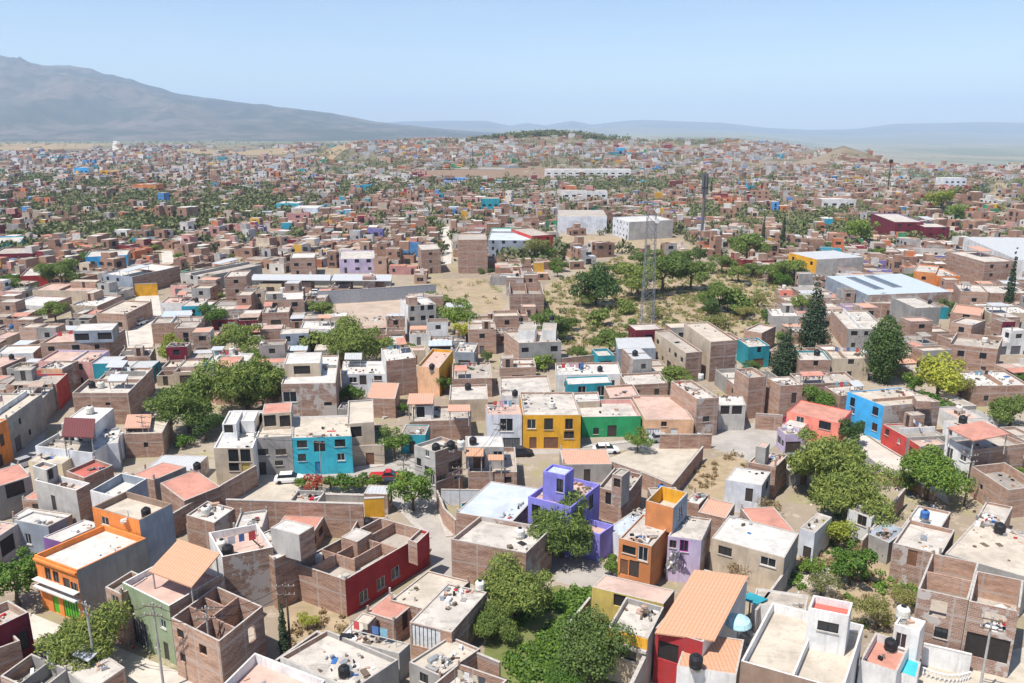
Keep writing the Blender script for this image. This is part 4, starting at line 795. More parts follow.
HM('low brick house behind the emerald house', (610, 398, 640, 396, 636, 384), 4, 'brick_pink', 'brick', roof='deck_pink', short='the low pink deck house')
HM('brick yard house beside the small turquoise house', (626, 385, 668, 383, 660, 372), 3.4, 'brick', 'brick', roof='dirty_white', short='the brick yard house')
HM('tan house with cream roof above the golden house', (574, 402, 600, 401, 606, 392), 4.2, 'tan', 'brick', roof='white_roof', short='the cream-topped house')
HM('salmon-roofed house behind the white grilled house', (449, 400, 488, 399, 487, 384), 4.2, 'tan', 'brick', roof='dirty_white', short='the salmon-edged house', tanks=[(468, 387, 'black')])
HM('brick cottage with grey roof beside the yellow terrace house', (452, 379, 492, 378, 490, 362), 4., 'brick', 'brick', roof='conc', short='the grey roof cottage')
# --- lot walls
wall_run('brick_wall', 'long brick wall below the planted terrace', [(226, 499), (363, 503.5)], 5, 'brick', .3)
wall_run('brick_wall', 'diagonal brick wall rising past the cream house', [(166, 517), (190, 503), (226, 482), (256, 465)], 3.4, 'brick')
wall_run('painted_wall', 'mustard yellow wall end at the street corner', [(364, 498), (384, 497)], 5.2, 'yellow', .4)
wall_run('brick_wall', 'brick wall round the empty lot with a white slab', [(585, 452), (638, 470), (672, 484), (703, 446)], 2.6, 'brick')
wall_run('brick_wall', 'brick wall closing the lot beside the green house', [(660, 434), (712, 434)], 2.6, 'brick')
wall_run('brick_wall', 'street wall in brick with a dark gate gap', [(697, 414), (742, 413)], 3, 'brick_grey')
wall_run('brick_wall', 'brick wall after the dark gate', [(756, 413), (783, 415)], 3, 'brick')
wall_run('brick_wall', 'brick wall along the sloping street foot', [(868, 469), (905, 476), (935, 492)], 1.8, 'brick')
wall_run('brick_wall', 'brick wall beside the orchard climbing the slope', [(905, 488), (884, 514), (862, 540)], 3, 'brick')
wall_run('block_wall', 'pale wall across the white tower yard', [(924, 643), (972, 654)], 2.4, 'white', .2, 'coping_white')
wall_run('block_wall', 'grey wall down to the red interior', [(655, 634), (628, 690)], 4., 'block', .3)
wall_run('brick_wall', 'brick parapet below the grassy garden lot', [(447, 640), (500, 662)], 3, 'brick')
wall_run('brick_wall', 'brick edge wall of the dry grass yard', [(276, 660), (317, 631), (338, 641)], 2.4, 'brick')
wall_run('brick_wall', 'brown wall along the pale steps', [(756, 610), (788, 567)], 2.6, 'block_pale')
wall_run('brick_wall', 'brick lane wall under the tall corner house', [(437, 490), (444, 508), (456, 520)], 2.6, 'brick_pink')
wall_run('brick_wall', 'wall between the grassy garden lot and the ochre house', [(590, 597), (570, 622)], 2.4, 'brick')
wall_run('panel_wall', 'long grey panel wall in front of the market canopy', [(317, 291), (360, 289), (436, 284)], 4.2, 'fence_grey', .25)
wall_run('brick_wall', 'brick wall crossing the middle scrub field', [(562, 358), (620, 352)], 2.6, 'brick')
wall_run('painted_wall', 'ochre gate wall closing the bright lane', [(134.5, 284), (157, 283)], 4, 'yellow', .4)
wall_run('block_wall', 'white wall round the turquoise pool yard', [(441, 489), (500, 490)], 2.4, 'white_blue')
wall_run('painted_wall', 'turquoise wall of the pool yard', [(462, 503), (492, 494)], 2., 'turquoise')
wall_run('block_wall', 'pale yard wall between the mesquites', [(215, 392), (278, 391)], 2.6, 'brick_pink')
# market canopy
mc = empty('market_canopy', at(320, 284, 0), 'long dark canopy with white sheet roof behind the panel wall', 'canopy')
mo = tuple(at(320, 284, 0))
canopy(mc, mo, (250, 279.5, 330, 280, 331, 275), 4.6, 'sheet', 0, True, .15)
canopy(mc, mo, (331, 280, 391, 280.5, 392, 275), 4.7, 'sheet', 0, True, .15)
for t in (('canopy_shade', (250, 277.5, 391, 278.5, 391, 276), 2.6),):
    q = quad_px(t[1], t[2]); mb = MB(); mb.prism(q, 0, t[2]); mb.build('shade_block', [M['gate_grey']], mc, mo)  # solid dark block standing for the shade under the canopy
# ------------------------------------------------------------------ trees placed from the photograph
for a in [
 ('bright', 14, 576, 64, 'bright green tree beside the pink-roofed low house'), ('bigmesq', 88, 634, 80, 'wide olive green tree below the orange house'),
 ('bright', 413, 487, 50, 'round bright green street tree with its own shade'), ('bigmesq', 516, 584, 74, 'broad feathery tree beside the long brick house'),
 ('bigmesq', 492, 620, 44, 'smaller feathery tree at the garden lot corner under the brick house'), ('bigdark', 594, 645, 76, 'dense dark broadleaf tree against the ochre house'),
 ('bigbright', 562, 676, 44, 'bright broadleaf tree at the lower end of the garden lot'), ('bigmesq', 562, 522, 76, 'feathery tree shading the purple house wall'), ('bright', 612, 566, 26, 'small bright tree before the orange-brown house'),
 ('bigmesq', 828, 458, 88, 'large mesquite crown below the salmon pink house'), ('bigmesq', 850, 490, 74, 'large mesquite crown over the orchard house'), ('yellow', 838, 530, 40, 'yellow-green tree beside the two dark window house'),
 ('bright', 852, 562, 48, 'leafy orchard tree above the dry yard'), ('olive', 822, 580, 32, 'orchard tree next to the pale steps'), ('bigbright', 930, 468, 68, 'bright tree in front of the red canopy house'), ('dark', 853, 430, 32, 'dark bushy tree touching the sky blue house'),
 ('pine', 815, 316, 33, 'tall pointed dark evergreen above the upper lane'), ('oval', 886, 346, 42, 'tall dark oval tree before the market hall'), ('pine', 786, 350, 32, 'dark conical tree beside the teal-fronted house', .72),
 ('bigmesq', 186, 398, 70, 'broad mesquite over the brown courtyard'), ('bigmesq', 246, 378, 78, 'wide yellow-green mesquite beside the brown pavilion house'), ('dark', 204, 424, 34, 'dark green tree beside the cream house roof'),
 ('mesquite', 262, 392, 40, 'low mesquite touching the pavilion house wall'), ('bigmesq', 352, 338, 62, 'big round mesquite on the pinkish lot'), ('mesquite', 383, 345, 30, 'smaller mesquite beside the green-walled small house'), ('mesquite', 239, 335, 42, 'mesquite in front of the lot-facing brown house'),
 ('yellow', 170, 350, 34, 'yellowish tree at the foot of the bright lane'), ('yellow', 176, 336, 22, 'thin yellow tree beside the long brown lane house'), ('mesquite', 322, 308, 28, 'single mesquite standing on the pinkish lot'), ('shrub', 312, 340, 40, 'green hedge bush behind the blind roofs'),
 ('dark', 597, 281, 50, 'round dark green mesquite on the scrub field'), ('mesquite', 663, 268, 50, 'mesquite under the white storehouse strip'), ('mesquite', 638, 275, 44, 'mesquite touching the lattice mast'), ('mesquite', 692, 270, 40, 'mesquite at the far edge of the scrub field'),
 ('shrub', 626, 306, 22, 'small bush in the middle of the scrub field'), ('shrub', 598, 316, 28, 'low bush by the open-roofed brown house lot'), ('mesquite', 610, 338, 36, 'mesquite beside the grey metal shed'), ('mesquite', 549, 322, 40, 'mesquite behind the twin roof tank house'), ('shrubbright', 541, 360, 28, 'bright bush before the twin roof tank house'),
 ('bright', 455, 315, 38, 'dark leafy tree beside the tall white house'), ('yellow', 467, 330, 32, 'yellow-green tree in front of the long white shelter'), ('bright', 443, 382, 22, 'narrow green tree beside the yellow terrace house'), ('dark', 466, 371, 26, 'dark round tree by the greenish cottage'),
 ('bright', 394, 442, 34, 'leafy tree before the stacked terrace house'), ('bright', 404, 408, 14, 'slim green tree between peach roofs'), ('dark', 419, 428, 20, 'dark ivy tree hugging the twin awning house'), ('shrubbright', 350, 392, 28, 'green bush behind the turquoise house'),
 ('yellow', 940, 374, 62, 'big yellow-green tree beside the wide white-roofed house'), ('olive', 962, 384, 36, 'grey-olive tree touching the big yellow-green tree'), ('mesquite', 1012, 408, 44, 'mesquite behind the red canopy house'), ('shrubbright', 930, 402, 40, 'low green bush behind the sky blue house roof'),
 ('bright', 638, 440, 26, 'green tree in front of the emerald green wall'), ('bright', 530, 436, 16, 'small round tree before the golden yellow house'), ('bright', 584, 402, 22, 'green tree at the small turquoise house'), ('mesquite', 676, 374, 34, 'mesquite behind the rubble roof house'),
 ('bright', 822, 400, 36, 'green tree behind the salmon pink house'), ('mesquite', 720, 293, 36, 'mesquite in the dry field behind the brown block'), ('mesquite', 746, 262, 40, 'mesquite by the yellow hall road'), ('shrub', 740, 302, 36, 'wide bush in the dry field by the road'), ('olive', 720, 322, 32, 'olive bush behind the tall brown block'),
 ('mesquite', 806, 302, 28, 'mesquite beside the market hall corner'), ('mesquite', 788, 268, 34, 'mesquite in front of the yellow hall'), ('bright', 860, 246, 32, 'bright tree behind the market hall'), ('yellow', 940, 212, 30, 'yellow-green tree beside the maroon villa'), ('bright', 955, 222, 22, 'green tree next to the wine red house'),
 ('mesquite', 60, 270, 38, 'dark mesquite between red-walled houses'), ('mesquite', 9, 284, 24, 'palm-like tree at the long cement house'), ('bright', 216, 315, 28, 'bright tree behind the long brown lane house'), ('bright', 175, 274, 14, 'small green tree at the lane bend house'), ('mesquite', 54, 308, 28, 'mesquite beside the white sheet house'),
 ('dry', 740, 562, 38, 'thin dry tree before the broad white roof house'), ('dry', 770, 503, 34, 'bare brown shrub tree behind the broad white roof house'), ('shrubbright', 385, 628, 26, 'yellow-green palm bush in the planted court'), ('yellow', 307, 620, 22, 'small yellow-green bush on the dry yard'),
 ('cypress', 282, 622, 12, 'thin dark columnar cypress on the dry yard'), ('shrubbright', 808, 566, 22, 'green shrub beside the pale steps'), ('olive', 878, 610, 44, 'dry olive scrub above the white yard'), ('olive', 908, 596, 30, 'dry grass bush against the raw brick house'),
 ('yellow', 704, 356, 14, 'yellow creeper tree on the brown block wall'), ('olive', 540, 262, 34, 'olive tree by the rust red tower'), ('bright', 915, 382, 26, 'small green tree near the pine brick house'), ('shrubbright', 46, 403, 20, 'dark green bush at the red shutter house lane'),
 ('shrubbright', 184, 440, 22, 'bright bush beside the long salmon shed'), ('mesquite', 908, 478, 26, 'small mesquite at the street foot'), ('bright', 1016, 472, 20, 'green shrub on the ruined brick yard'), ('shrubmagenta', 781, 418, 12, 'magenta bougainvillea beside the salmon pink house'),
]: tree_px(*a, name='shrub' if a[0].startswith('shrub') or a[0] == 'dry' else 'tree', cat='shrub' if a[0].startswith('shrub') else 'tree')
for i, (x, k, w) in enumerate([(302, 'shrubbright', 16), (316, 'shrubred', 26), (330, 'shrub', 20), (345, 'shrubbright', 26), (360, 'shrub', 22), (374, 'shrubbright', 20)]):
    tree_px(k, x, 481 - (i % 2), w, ('bright bush at the parked white car', 'reddish flowering bush on the planted terrace', 'grey-green bush on the planted terrace', 'tall green bush before the turquoise house', 'wide grey bush on the planted terrace end', 'yellow-green bush beside the mustard wall')[i], name='shrub', zb=.6, cat='shrub')
for x, y0, h_, lb in ((762, 250, 14, 'dark slim cypress beside the yellow hall road'), (782, 250, 15, 'brown slim cypress before the yellow hall'), (1006, 318, 17, 'slim dark cypress in front of the white-roofed shop'), (711, 166 + 30, 13, 'slim cypress on the school hill')):
    p = ground_at(x, y0); plant('cypress', p.x, p.y, p.z, h_ / 9, lb, 'cypress', 1.25)

# ------------------------------------------------------------------ streets, yards, lots (sheets over the ground)
def sheet(name, pts, z, mat, kerb=False, h0=0):
    mb = MB(); W = [at(x, y, h0).to_2d() for x, y in pts]
    a = sum(W[i].x * W[i - 1].y - W[i - 1].x * W[i].y for i in range(len(W)))
    if a > 0: W = W[::-1]
    mb.face([(p.x, p.y, z) for p in W]); o = mb.build(name, [M[mat]]); o['kind'] = 'structure'; OCC_LOT.append([tuple(p) for p in W]); return o
OCC_LOT = []
roofing('street_conc', (.40, .37, .34), .5, (.29, .27, .25)); roofing('street_pale', (.58, .53, .47), .4); roofing('lot_pink', (.46, .37, .30), .5, (.38, .28, .20)); roofing('patio', (.52, .46, .38), .45); roofing('lot_tan', (.39, .30, .20), .7, (.24, .21, .12)); roofing('yard_dark', (.30, .26, .22), .6); roofing('yard_grass', (.16, .19, .06), .6, (.22, .18, .10))
sheet('street', [(286, 474), (352, 468), (415, 458), (432, 480), (440, 508), (452, 538), (458, 566), (476, 590), (420, 592), (432, 566), (430, 540), (404, 515), (388, 498), (384, 484), (352, 478), (290, 482)], .008, 'street_conc')
sheet('street', [(480, 449), (523, 446), (581, 447), (642, 440), (692, 438), (740, 424), (790, 420), (786, 438), (752, 462), (712, 448), (690, 446), (640, 449), (582, 453), (482, 456)], .008, 'street_conc')
sheet('street', [(846, 428), (860, 432), (884, 448), (908, 462), (940, 478), (950, 505), (905, 478), (866, 466), (846, 446)], .008, 'street_pale')
sheet('pavement', [(858, 429), (862, 427), (884, 443), (909, 458), (944, 477), (941, 479), (907, 461), (882, 446)], .13, 'coping')
sheet('street', [(-40, 500), (14, 462), (34, 436), (40, 412), (52, 408), (44, 440), (30, 470), (-10, 520)], .008, 'street_conc')
sheet('street', [(137, 291), (158, 291), (162, 318), (152, 347), (116, 351), (131, 320)], .008, 'street_pale')
sheet('street', [(161, 251), (172, 251), (176, 272), (163, 272)], .008, 'street_pale')
sheet('street', [(441, 228), (449, 226), (452, 250), (451, 264), (443, 264), (444, 250)], .008, 'street_pale')
sheet('street', [(28, 612), (60, 625), (112, 645), (200, 680), (235, 700), (160, 712), (100, 672), (58, 645), (20, 636)], .008, 'street_pale')
sheet('street', [(540, 556), (596, 560), (620, 575), (606, 592), (556, 582)], .008, 'street_conc')
sheet('street', [(922, 668), (1060, 640), (1060, 740), (900, 720)], .008, 'patio')
sheet('patio', [(785, 585), (838, 590), (832, 560), (806, 560)], .008, 'patio')
sheet('dirt_lot', [(334, 297), (404, 293), (402, 326), (372, 331), (338, 318)], .006, 'lot_pink')
sheet('dirt_lot', [(545, 285), (622, 255), (700, 262), (775, 285), (772, 330), (740, 338), (690, 336), (655, 345), (618, 352), (575, 358), (545, 318)], .004, 'lot_tan')
sheet('dirt_lot', [(428, 279), (480, 278), (506, 300), (500, 315), (470, 314), (436, 300)], .006, 'lot_tan')
sheet('dirt_lot', [(556, 236), (680, 238), (700, 252), (560, 252)], .006, 'lot_tan')
sheet('dirt_lot', [(690, 462), (745, 452), (748, 500), (735, 506), (690, 492)], .006, 'lot_tan')
sheet('dirt_lot', [(284, 600), (345, 592), (352, 630), (316, 632), (288, 650)], .006, 'lot_tan')
sheet('yard', [(640, 446), (700, 447), (672, 483), (640, 470), (600, 462)], .006, 'patio')
sheet('yard', [(226, 506), (363, 508), (384, 486), (300, 488), (264, 470), (244, 478)], .006, 'patio')
sheet('yard', [(490, 600), (560, 585), (590, 600), (620, 690), (480, 690)], .005, 'yard_grass')
sheet('yard', [(790, 560), (860, 500), (915, 560), (915, 640), (860, 630)], .004, 'lot_tan')
sheet('lane', [(108, 575), (160, 542), (170, 548), (122, 580)], .006, 'yard_grass')
def pave(pts, w=1.1):
    W = [at(x, y).to_2d() for x, y in pts]; mb = MB()
    for i, (a, b) in enumerate(zip(W, W[1:])):
        d = (b - a).normalized(); n = Vector((d.y, -d.x)); obox(mb, a, d, n, .02, (b - a).length - .02, -.05, .14, -w / 2, w / 2)
    mb.build('pavement', [M['coping']])['kind'] = 'structure'
pave([(294, 475.5), (352, 469), (384, 465)]); pave([(431, 482), (438, 508), (450, 537)]); pave([(386, 488), (390, 499), (405, 514), (429, 539)], .8); pave([(482, 449), (523, 446.3), (581, 446.8), (641, 440.5), (693, 438)])
OCC_LOT.append([tuple(at(x, y)[:2]) for x, y in ((116, 366), (162, 362), (160, 343), (118, 345))])
OCC_LOT.append([tuple(at(x, y)[:2]) for x, y in ((248, 291), (394, 288), (394, 276), (248, 276))])
# planter terrace of the turquoise house
pt = wall_run('planter', 'low stone planter wall with bushes before the turquoise house', [(296, 489), (300, 493), (379, 495)], 1.1, 'block', .5, cat='planter')
# orange stairs
st = empty('spiral_stair', at(131, 536, 5.9), 'white spiral stair on the orange house roof', 'stair')
for k in range(9):
    a = k * .5; mb = MB(); mb.prism([(0, 0), (math.cos(a) * .9, math.sin(a) * .9), (math.cos(a + .5) * .9, math.sin(a + .5) * .9)], k * .3, k * .3 + .08); mb.build('step', [M['frame_white']], st)
mb = MB(); mb.tube((0, 0, -.2), (0, 0, 3.4), .07, .07, 8); mb.build('newel', [M['frame_white']], st)
# blue round tank roof and turquoise awning beside the tile house
bd = empty('round_canopy', at(738.5, 623, 4.2), 'pale blue round canopy between tile roof and white house', 'canopy')
mb = MB(); mb.lathe((0, 0, 0), [(1.3, -.1), (1.3, 0), (1.1, .4), (.6, .65), (0, .75)], 18); mb.build('canopy_cloth', [plain('cloth_blue', (.42, .66, .74))], bd, (0, 0, 0), True)
mb = MB(); mb.tube((0, 0, -4.2), (0, 0, .6), .06, .06, 6); mb.build('post', [M['steel']], bd)
aw = empty('awning', at(752, 600, 2.6), 'turquoise tarp awning stretched beside the tile roof', 'awning'); canopy(aw, tuple(at(752, 600, 2.6)), (739, 597, 757, 604, 768, 599), 2.9, 'teal', .1)

# ------------------------------------------------------------------ balustrade of the white yard
bl = empty('balustrade', at(948, 670), 'white balustrade closing the pale yard', 'balustrade')
q = [(922, 667), (934, 672), (948, 675), (960, 675), (971, 672)]; g0 = at(948, 670)
W = [at(x, y, .9) for x, y in q]
for a, b in zip(W, W[1:]):
    n_ = max(2, int((b - a).length / .34))
    rl = MB(); a2, b2 = a - g0, b - g0; rl.tube((a2.x, a2.y, .9), (b2.x, b2.y, .9), .09, .09, 6); rl.build('rail', [M['frame_white']], bl)
    for k in range(n_):
        p = a2.lerp(b2, (k + .5) / n_); mb = MB(); mb.lathe((p.x, p.y, 0), [(.06, 0), (.1, .3), (.05, .6), (.07, .9)], 8); mb.build('baluster', [M['frame_white']], bl)

# ------------------------------------------------------------------ lattice mast and other masts
def lattice(name, px, py, top_py, w0, w1, label):
    g = ground_at(px, py); d = ray(px, top_py); H_ = CAM_H + d.z * (g.y / d.y) - g.z
    t = empty(name, g, label, 'radio mast'); n = int(H_ / 2.2)
    for sx, sy in ((-1, -1), (1, -1), (1, 1), (-1, 1)):
        mb = MB(); mb.tube((sx * w0 / 2, sy * w0 / 2, -.3), (sx * w1 / 2, sy * w1 / 2, H_), .08, .06, 5); mb.build('leg', [M['mast_steel']], t)
    mb = MB()
    for k in range(n):
        a, b = (w0 + (w1 - w0) * k / n) / 2, (w0 + (w1 - w0) * (k + 1) / n) / 2; z0, z1 = H_ * k / n, H_ * (k + 1) / n
        cs = ((-1, -1), (1, -1), (1, 1), (-1, 1))
        for i in range(4):
            c, e = cs[i], cs[(i + 1) % 4]
            mb.tube((c[0] * a, c[1] * a, z0), (e[0] * b, e[1] * b, z1), .045, .045, 4, caps=False); mb.tube((e[0] * a, e[1] * a, z0), (c[0] * b, c[1] * b, z1), .045, .045, 4, caps=False)
            mb.tube((c[0] * b, c[1] * b, z1), (e[0] * b, e[1] * b, z1), .045, .045, 4, caps=False)
    mb.build('lattice', [M['mast_steel']], t)
    mb = MB(); mb.tube((0, 0, H_), (0, 0, H_ + 3), .06, .03, 6); mb.build('antenna', [M['mast_steel']], t)
    for k, z in enumerate((.97, .9)):
        ds = MB(); ds.tube((w1 * .6, -w1 * .5, H_ * z), (w1 * .6, -w1 * .5 - .3, H_ * z), .5, .6, 12); ds.build('dish', [M['frame_white']], t)
    return t
lattice('lattice_mast', 646, 345, 206, 3.3, 1.9, 'tall steel lattice mast rising from the scrub field')
g = ground_at(701, 247); t = empty('antenna_mast', g, 'dark antenna monopole beyond the scrub field', 'radio mast'); d_ = ray(701, 172); H_ = CAM_H + d_.z * g.y / d_.y - g.z
mb = MB(); mb.tube((0, 0, -1), (0, 0, H_), .75, .5, 10); mb.build('shaft', [M['gate_grey']], t)
for z in (.98, .88, .8):
    for k in range(5):
        a = k * 1.257; mb = MB(); mb.box((math.cos(a) * 1.1 - .3, math.sin(a) * 1.1 - .3), (.6, 0), (0, .6), H_ * z - 3.2, H_ * z); mb.build('antenna_panel', [M['gate_grey']], t)
g = ground_at(887, 196); t = empty('lamp_mast', g, 'slim dark floodlight mast on the hill skyline', 'mast')
mb = MB(); mb.tube((0, 0, 0), (0, 0, 26), .4, .3, 8); mb.build('shaft', [M['frame_black']], t); mb = MB(); mb.box((-1.3, -.4), (2.6, 0), (0, .8), 24.6, 27.4); mb.build('lamp_head', [M['frame_black']], t)

# ------------------------------------------------------------------ power poles and wires
pl = [pole(98, 683, 9, 'grey concrete pole in the junk yard'), pole(164, 690, 9.5, 'grey pole standing before the grey-green canopy house'), pole(214, 683, 8.5, 'grey pole rising inside the unroofed brick house'),
      pole(291, 652, 8, 'brown pole beside the thin cypress', 'wood_pole'), pole(978, 700, 9, 'grey pole before the raw brick house'), pole(964, 506, 8, 'dark pole at the white wall of the red canopy house', 'wood_pole'),
      pole(322, 484, 8, 'thin pole before the turquoise house', r=.08), pole(405, 505, 7.5, 'pole beside the long brick wall corner', r=.1), pole(146, 455, 7, 'pole in front of the wide brown house', r=.1),
      pole(129, 346, 9, 'pole on the bright lane', r=.12), pole(205, 350, 8, 'pole in front of the long brown lane house', 'wood_pole', r=.12), pole(182, 350, 8, 'second pole by the yellowish tree', 'wood_pole', r=.12),
      pole(763, 300, 9, 'pole on the road by the market hall'), pole(460, 520, 8, 'thin pole at the pool yard wall', r=.08), pole(880, 320, 8, 'pole near the dark oval tree', r=.1), pole(500, 470, 8, 'thin pole on the balcony house corner', r=.07)]
for a, b, lb in ((0, 1, 'wire strung from the junk yard pole to the canopy house pole'), (1, 2, 'wire strung from the canopy house pole to the unroofed house pole'), (2, 3, 'wire running to the brown pole by the cypress'), (6, 7, 'wire crossing in front of the turquoise house'), (7, 13, 'wire from the brick wall pole to the pool yard'), (9, 11, 'wire along the bright lane'), (8, 6, 'wire crossing before the cream house'), (13, 15, 'wire over the balcony house')):
    for k, dz in enumerate((-.1, -1.05)):
        A, Bp = pl[a], pl[b]; wire((A[0], A[1], A[2] + dz), (Bp[0], Bp[1], Bp[2] + dz), ('upper ', 'lower ')[k] + lb)

# ------------------------------------------------------------------ cars
car(289, 478, .15, 'car_white', 'white car parked at the turquoise house corner'); car(386, 476, .05, 'car_red', 'dark red pickup parked beyond the street tree', 'pickup'); car(392, 484, .1, 'car_dark', 'dark car parked beside the red pickup')
car(688, 434, .1, 'car_white', 'white car in front of the peach street house'); car(520, 452, .1, 'car_dark', 'dark car at the white grilled house garage'); car(662, 438, .1, 'car_silver', 'silver car by the peach house garage')
car(316, 292, .1, 'car_white', 'white car parked under the market canopy'); car(284, 284, .2, 'car_silver', 'silver car behind the panel wall'); car(756, 300, 1.0, 'car_white', 'white car on the road by the dry field')
car(748, 284, 1.1, 'car_dark', 'dark car on the road by the dry field')
car(26, 462, 1.0, 'car_silver', 'silver car in the shaded lane by the long grey house'); car(141, 322, 1.4, 'car_white', 'white car climbing the bright lane')
car(606, 449, .05, 'car_white', 'white car before the emerald green wall')

# crumpled tarpaulin hanging in front of the pink house
tp = empty('tarpaulin', at(677, 566, 0), 'crumpled white and lilac tarps hung before the pink house', 'tarpaulin'); a0, a1 = at(666, 549, 4.6), at(688, 556, 4.2); b0, b1 = at(664, 575, .4), at(686, 577, .4)
for k in range(3):
    mb = MB(); G = []
    for i in range(13):
        for j in range(13):
            u, v = (k + i / 12 * .96) / 3, j / 12; p = a0.lerp(a1, .5 + (u - .5) * .45 if v < .1 else .5 + (u - .5) * (.45 + .55 * v)).lerp(b0.lerp(b1, u), v)
            p += Vector((mnoise.noise(Vector((u * 9, v * 4, k))), mnoise.noise(Vector((u * 11, v * 3, k + 5))), .4 * mnoise.noise(Vector((u * 6, v * 6, 9))))) * .55; G.append(p)
    for i in range(12):
        for j in range(12): q = i * 13 + j; mb.face([G[q], G[q + 13], G[q + 14], G[q + 1]])
    mb.build('sheet', [M[('frame_white', 'white_blue', 'lilac')[k]]], tp, tuple(at(677, 566, 0)), True)
# ------------------------------------------------------------------ filling the town: more houses by rows, nearest ones as objects, the rest as one mass
def inside(p, P):
    c = False; j = len(P) - 1
    for i in range(len(P)):
        if (P[i][1] > p[1]) != (P[j][1] > p[1]) and p[0] < (P[j][0] - P[i][0]) * (p[1] - P[i][1]) / (P[j][1] - P[i][1]) + P[i][0]: c = not c
        j = i
    return c
def bb(P): return (min(p[0] for p in P), max(p[0] for p in P), min(p[1] for p in P), max(p[1] for p in P))
GRID = {}
def occ_add(P):
    b = bb(P)
    for i in range(int(b[0] // 40), int(b[1] // 40) + 1):
        for j in range(int(b[2] // 40), int(b[3] // 40) + 1): GRID.setdefault((i, j), []).append((P, b))
for P in OCC: occ_add(P)
for P in OCC_LOT: occ_add(P)
def samples(P, n=3):
    a, b, c, d = [Vector(p) for p in P]
    return [tuple(a.lerp(b, i / n).lerp(d.lerp(c, i / n), j / n)) for i in range(n + 1) for j in range(n + 1)]
def blocked(P, trees=True):
    b = bb(P); S_ = samples(P); seen = set()
    for i in range(int(b[0] // 40), int(b[1] // 40) + 1):
        for j in range(int(b[2] // 40), int(b[3] // 40) + 1):
            for Q, qb in GRID.get((i, j), ()):
                if id(Q) in seen or qb[0] > b[1] or qb[1] < b[0] or qb[2] > b[3] or qb[3] < b[2]: continue
                seen.add(id(Q))
                if any(inside(s, Q) for s in S_): return True
                if any(inside(q, P) for q in (samples(Q, 2) if len(Q) == 4 else Q)): return True
    if trees:
        cx, cy = (b[0] + b[1]) / 2, (b[2] + b[3]) / 2
        for x, y, r in TREES:
            if abs(x - cx) < 12 and abs(y - cy) < 12 and math.hypot(x - cx, y - cy) < r * .55 + 2.2: return True
    return False

# green belts and bare ground kept free of far houses: (pixel x, pixel y, half width, half height)
BELTS = [(40, 207, 80, 11), (150, 204, 75, 9), (110, 188, 50, 6), (50, 182, 50, 5), (240, 196, 40, 6), (290, 206, 40, 7), (365, 190, 34, 8), (475, 188, 70, 8), (530, 258, 26, 8), (165, 132, 45, 4), (680, 143, 70, 4), (640, 186, 50, 5), (720, 215, 30, 6), (560, 165, 50, 3), (420, 168, 60, 4), (330, 152, 22, 7), (770, 178, 30, 5), (620, 196, 30, 4), (950, 152, 90, 6), (205, 222, 30, 7), (130, 238, 25, 6)]
BARE = [(40, 148, 80, 5.5), (100, 139, 40, 3), (236, 151.5, 64, 4.5), (640, 190, 40, 4), (500, 174.5, 80, 6.5), (335, 152, 22, 9), (60, 140, 70, 5), (840, 153, 40, 8), (995, 190, 14, 10), (780, 163, 50, 4), (300, 157, 60, 3)]
def in_belt(x, y, z, belts):
    u, v = to_px((x, y, z)); return any(((u - a) / c) ** 2 + ((v - b) / d) ** 2 < 1 for a, b, c, d in belts)

PAL = [((.36, .21, .15), 34), ((.28, .165, .12), 20), ((.42, .27, .20), 16), ((.62, .59, .56), 11), ((.40, .38, .37), 14), ((.55, .45, .35), 9), ((.22, .03, .04), 5), ((.55, .18, .08), 6), ((.03, .32, .45), 2.5), ((.62, .36, .06), 2.5), ((.55, .28, .26), 4), ((.20, .18, .42), 1.2), ((.06, .28, .14), 1), ((.10, .30, .62), 2)]
ROOFC = [((.45, .39, .33), 32), ((.60, .565, .53), 17), ((.34, .30, .26), 20), ((.50, .36, .29), 16), ((.46, .20, .14), 8), ((.28, .19, .15), 12), ((.46, .51, .58), 4)]
def pick(T): return rnd.choices([t[0] for t in T], [t[1] for t in T])[0]
NEARW = ['brick'] * 10 + ['brick_pink'] * 5 + ['brick_grey'] * 5 + ['block'] * 4 + ['block_pale'] * 2 + ['white'] * 2 + ['tan'] * 3 + ['cream', 'pink', 'maroon', 'orange_brown', 'teal', 'salmon_wall', 'block_blue', 'peach', 'lilac', 'tan', 'tan']
NEARR = ['conc'] * 5 + ['dirty_white'] * 5 + ['white_roof'] * 2 + ['cream_roof'] * 3 + ['pink_roof'] + ['pink_roof', 'deck_pink', 'conc_dark', 'sheet', 'tile_pink', 'salmon', 'conc_dark']
CN = dict(brick_dark='dark brick', brick='brown brick', brick_pink='pinkish brick', brick_grey='greyish brick', block='grey cement', block_pale='pale cement', white='white', tan='tan', cream='cream', pink='dusty pink', maroon='maroon', orange_brown='orange-brown', teal='teal', salmon_wall='salmon', block_blue='blue-grey', peach='peach', lilac='lilac')
RN = dict(conc='cement roof', dirty_white='stained white roof', white_roof='bright white roof', cream_roof='cream roof', pink_roof='pale pink roof', deck_pink='pink roof', conc_dark='dark cement roof', sheet='metal roof', tile_pink='tile roof', salmon='salmon roof')
ORD = 'first second third fourth fifth sixth seventh eighth ninth tenth eleventh twelfth thirteenth fourteenth fifteenth sixteenth seventeenth eighteenth nineteenth twentieth'.split()
LM = [(h[1], h[2], h[4]) for h in HOUSES]; NEAR_Y = 120
ORD_N = {}
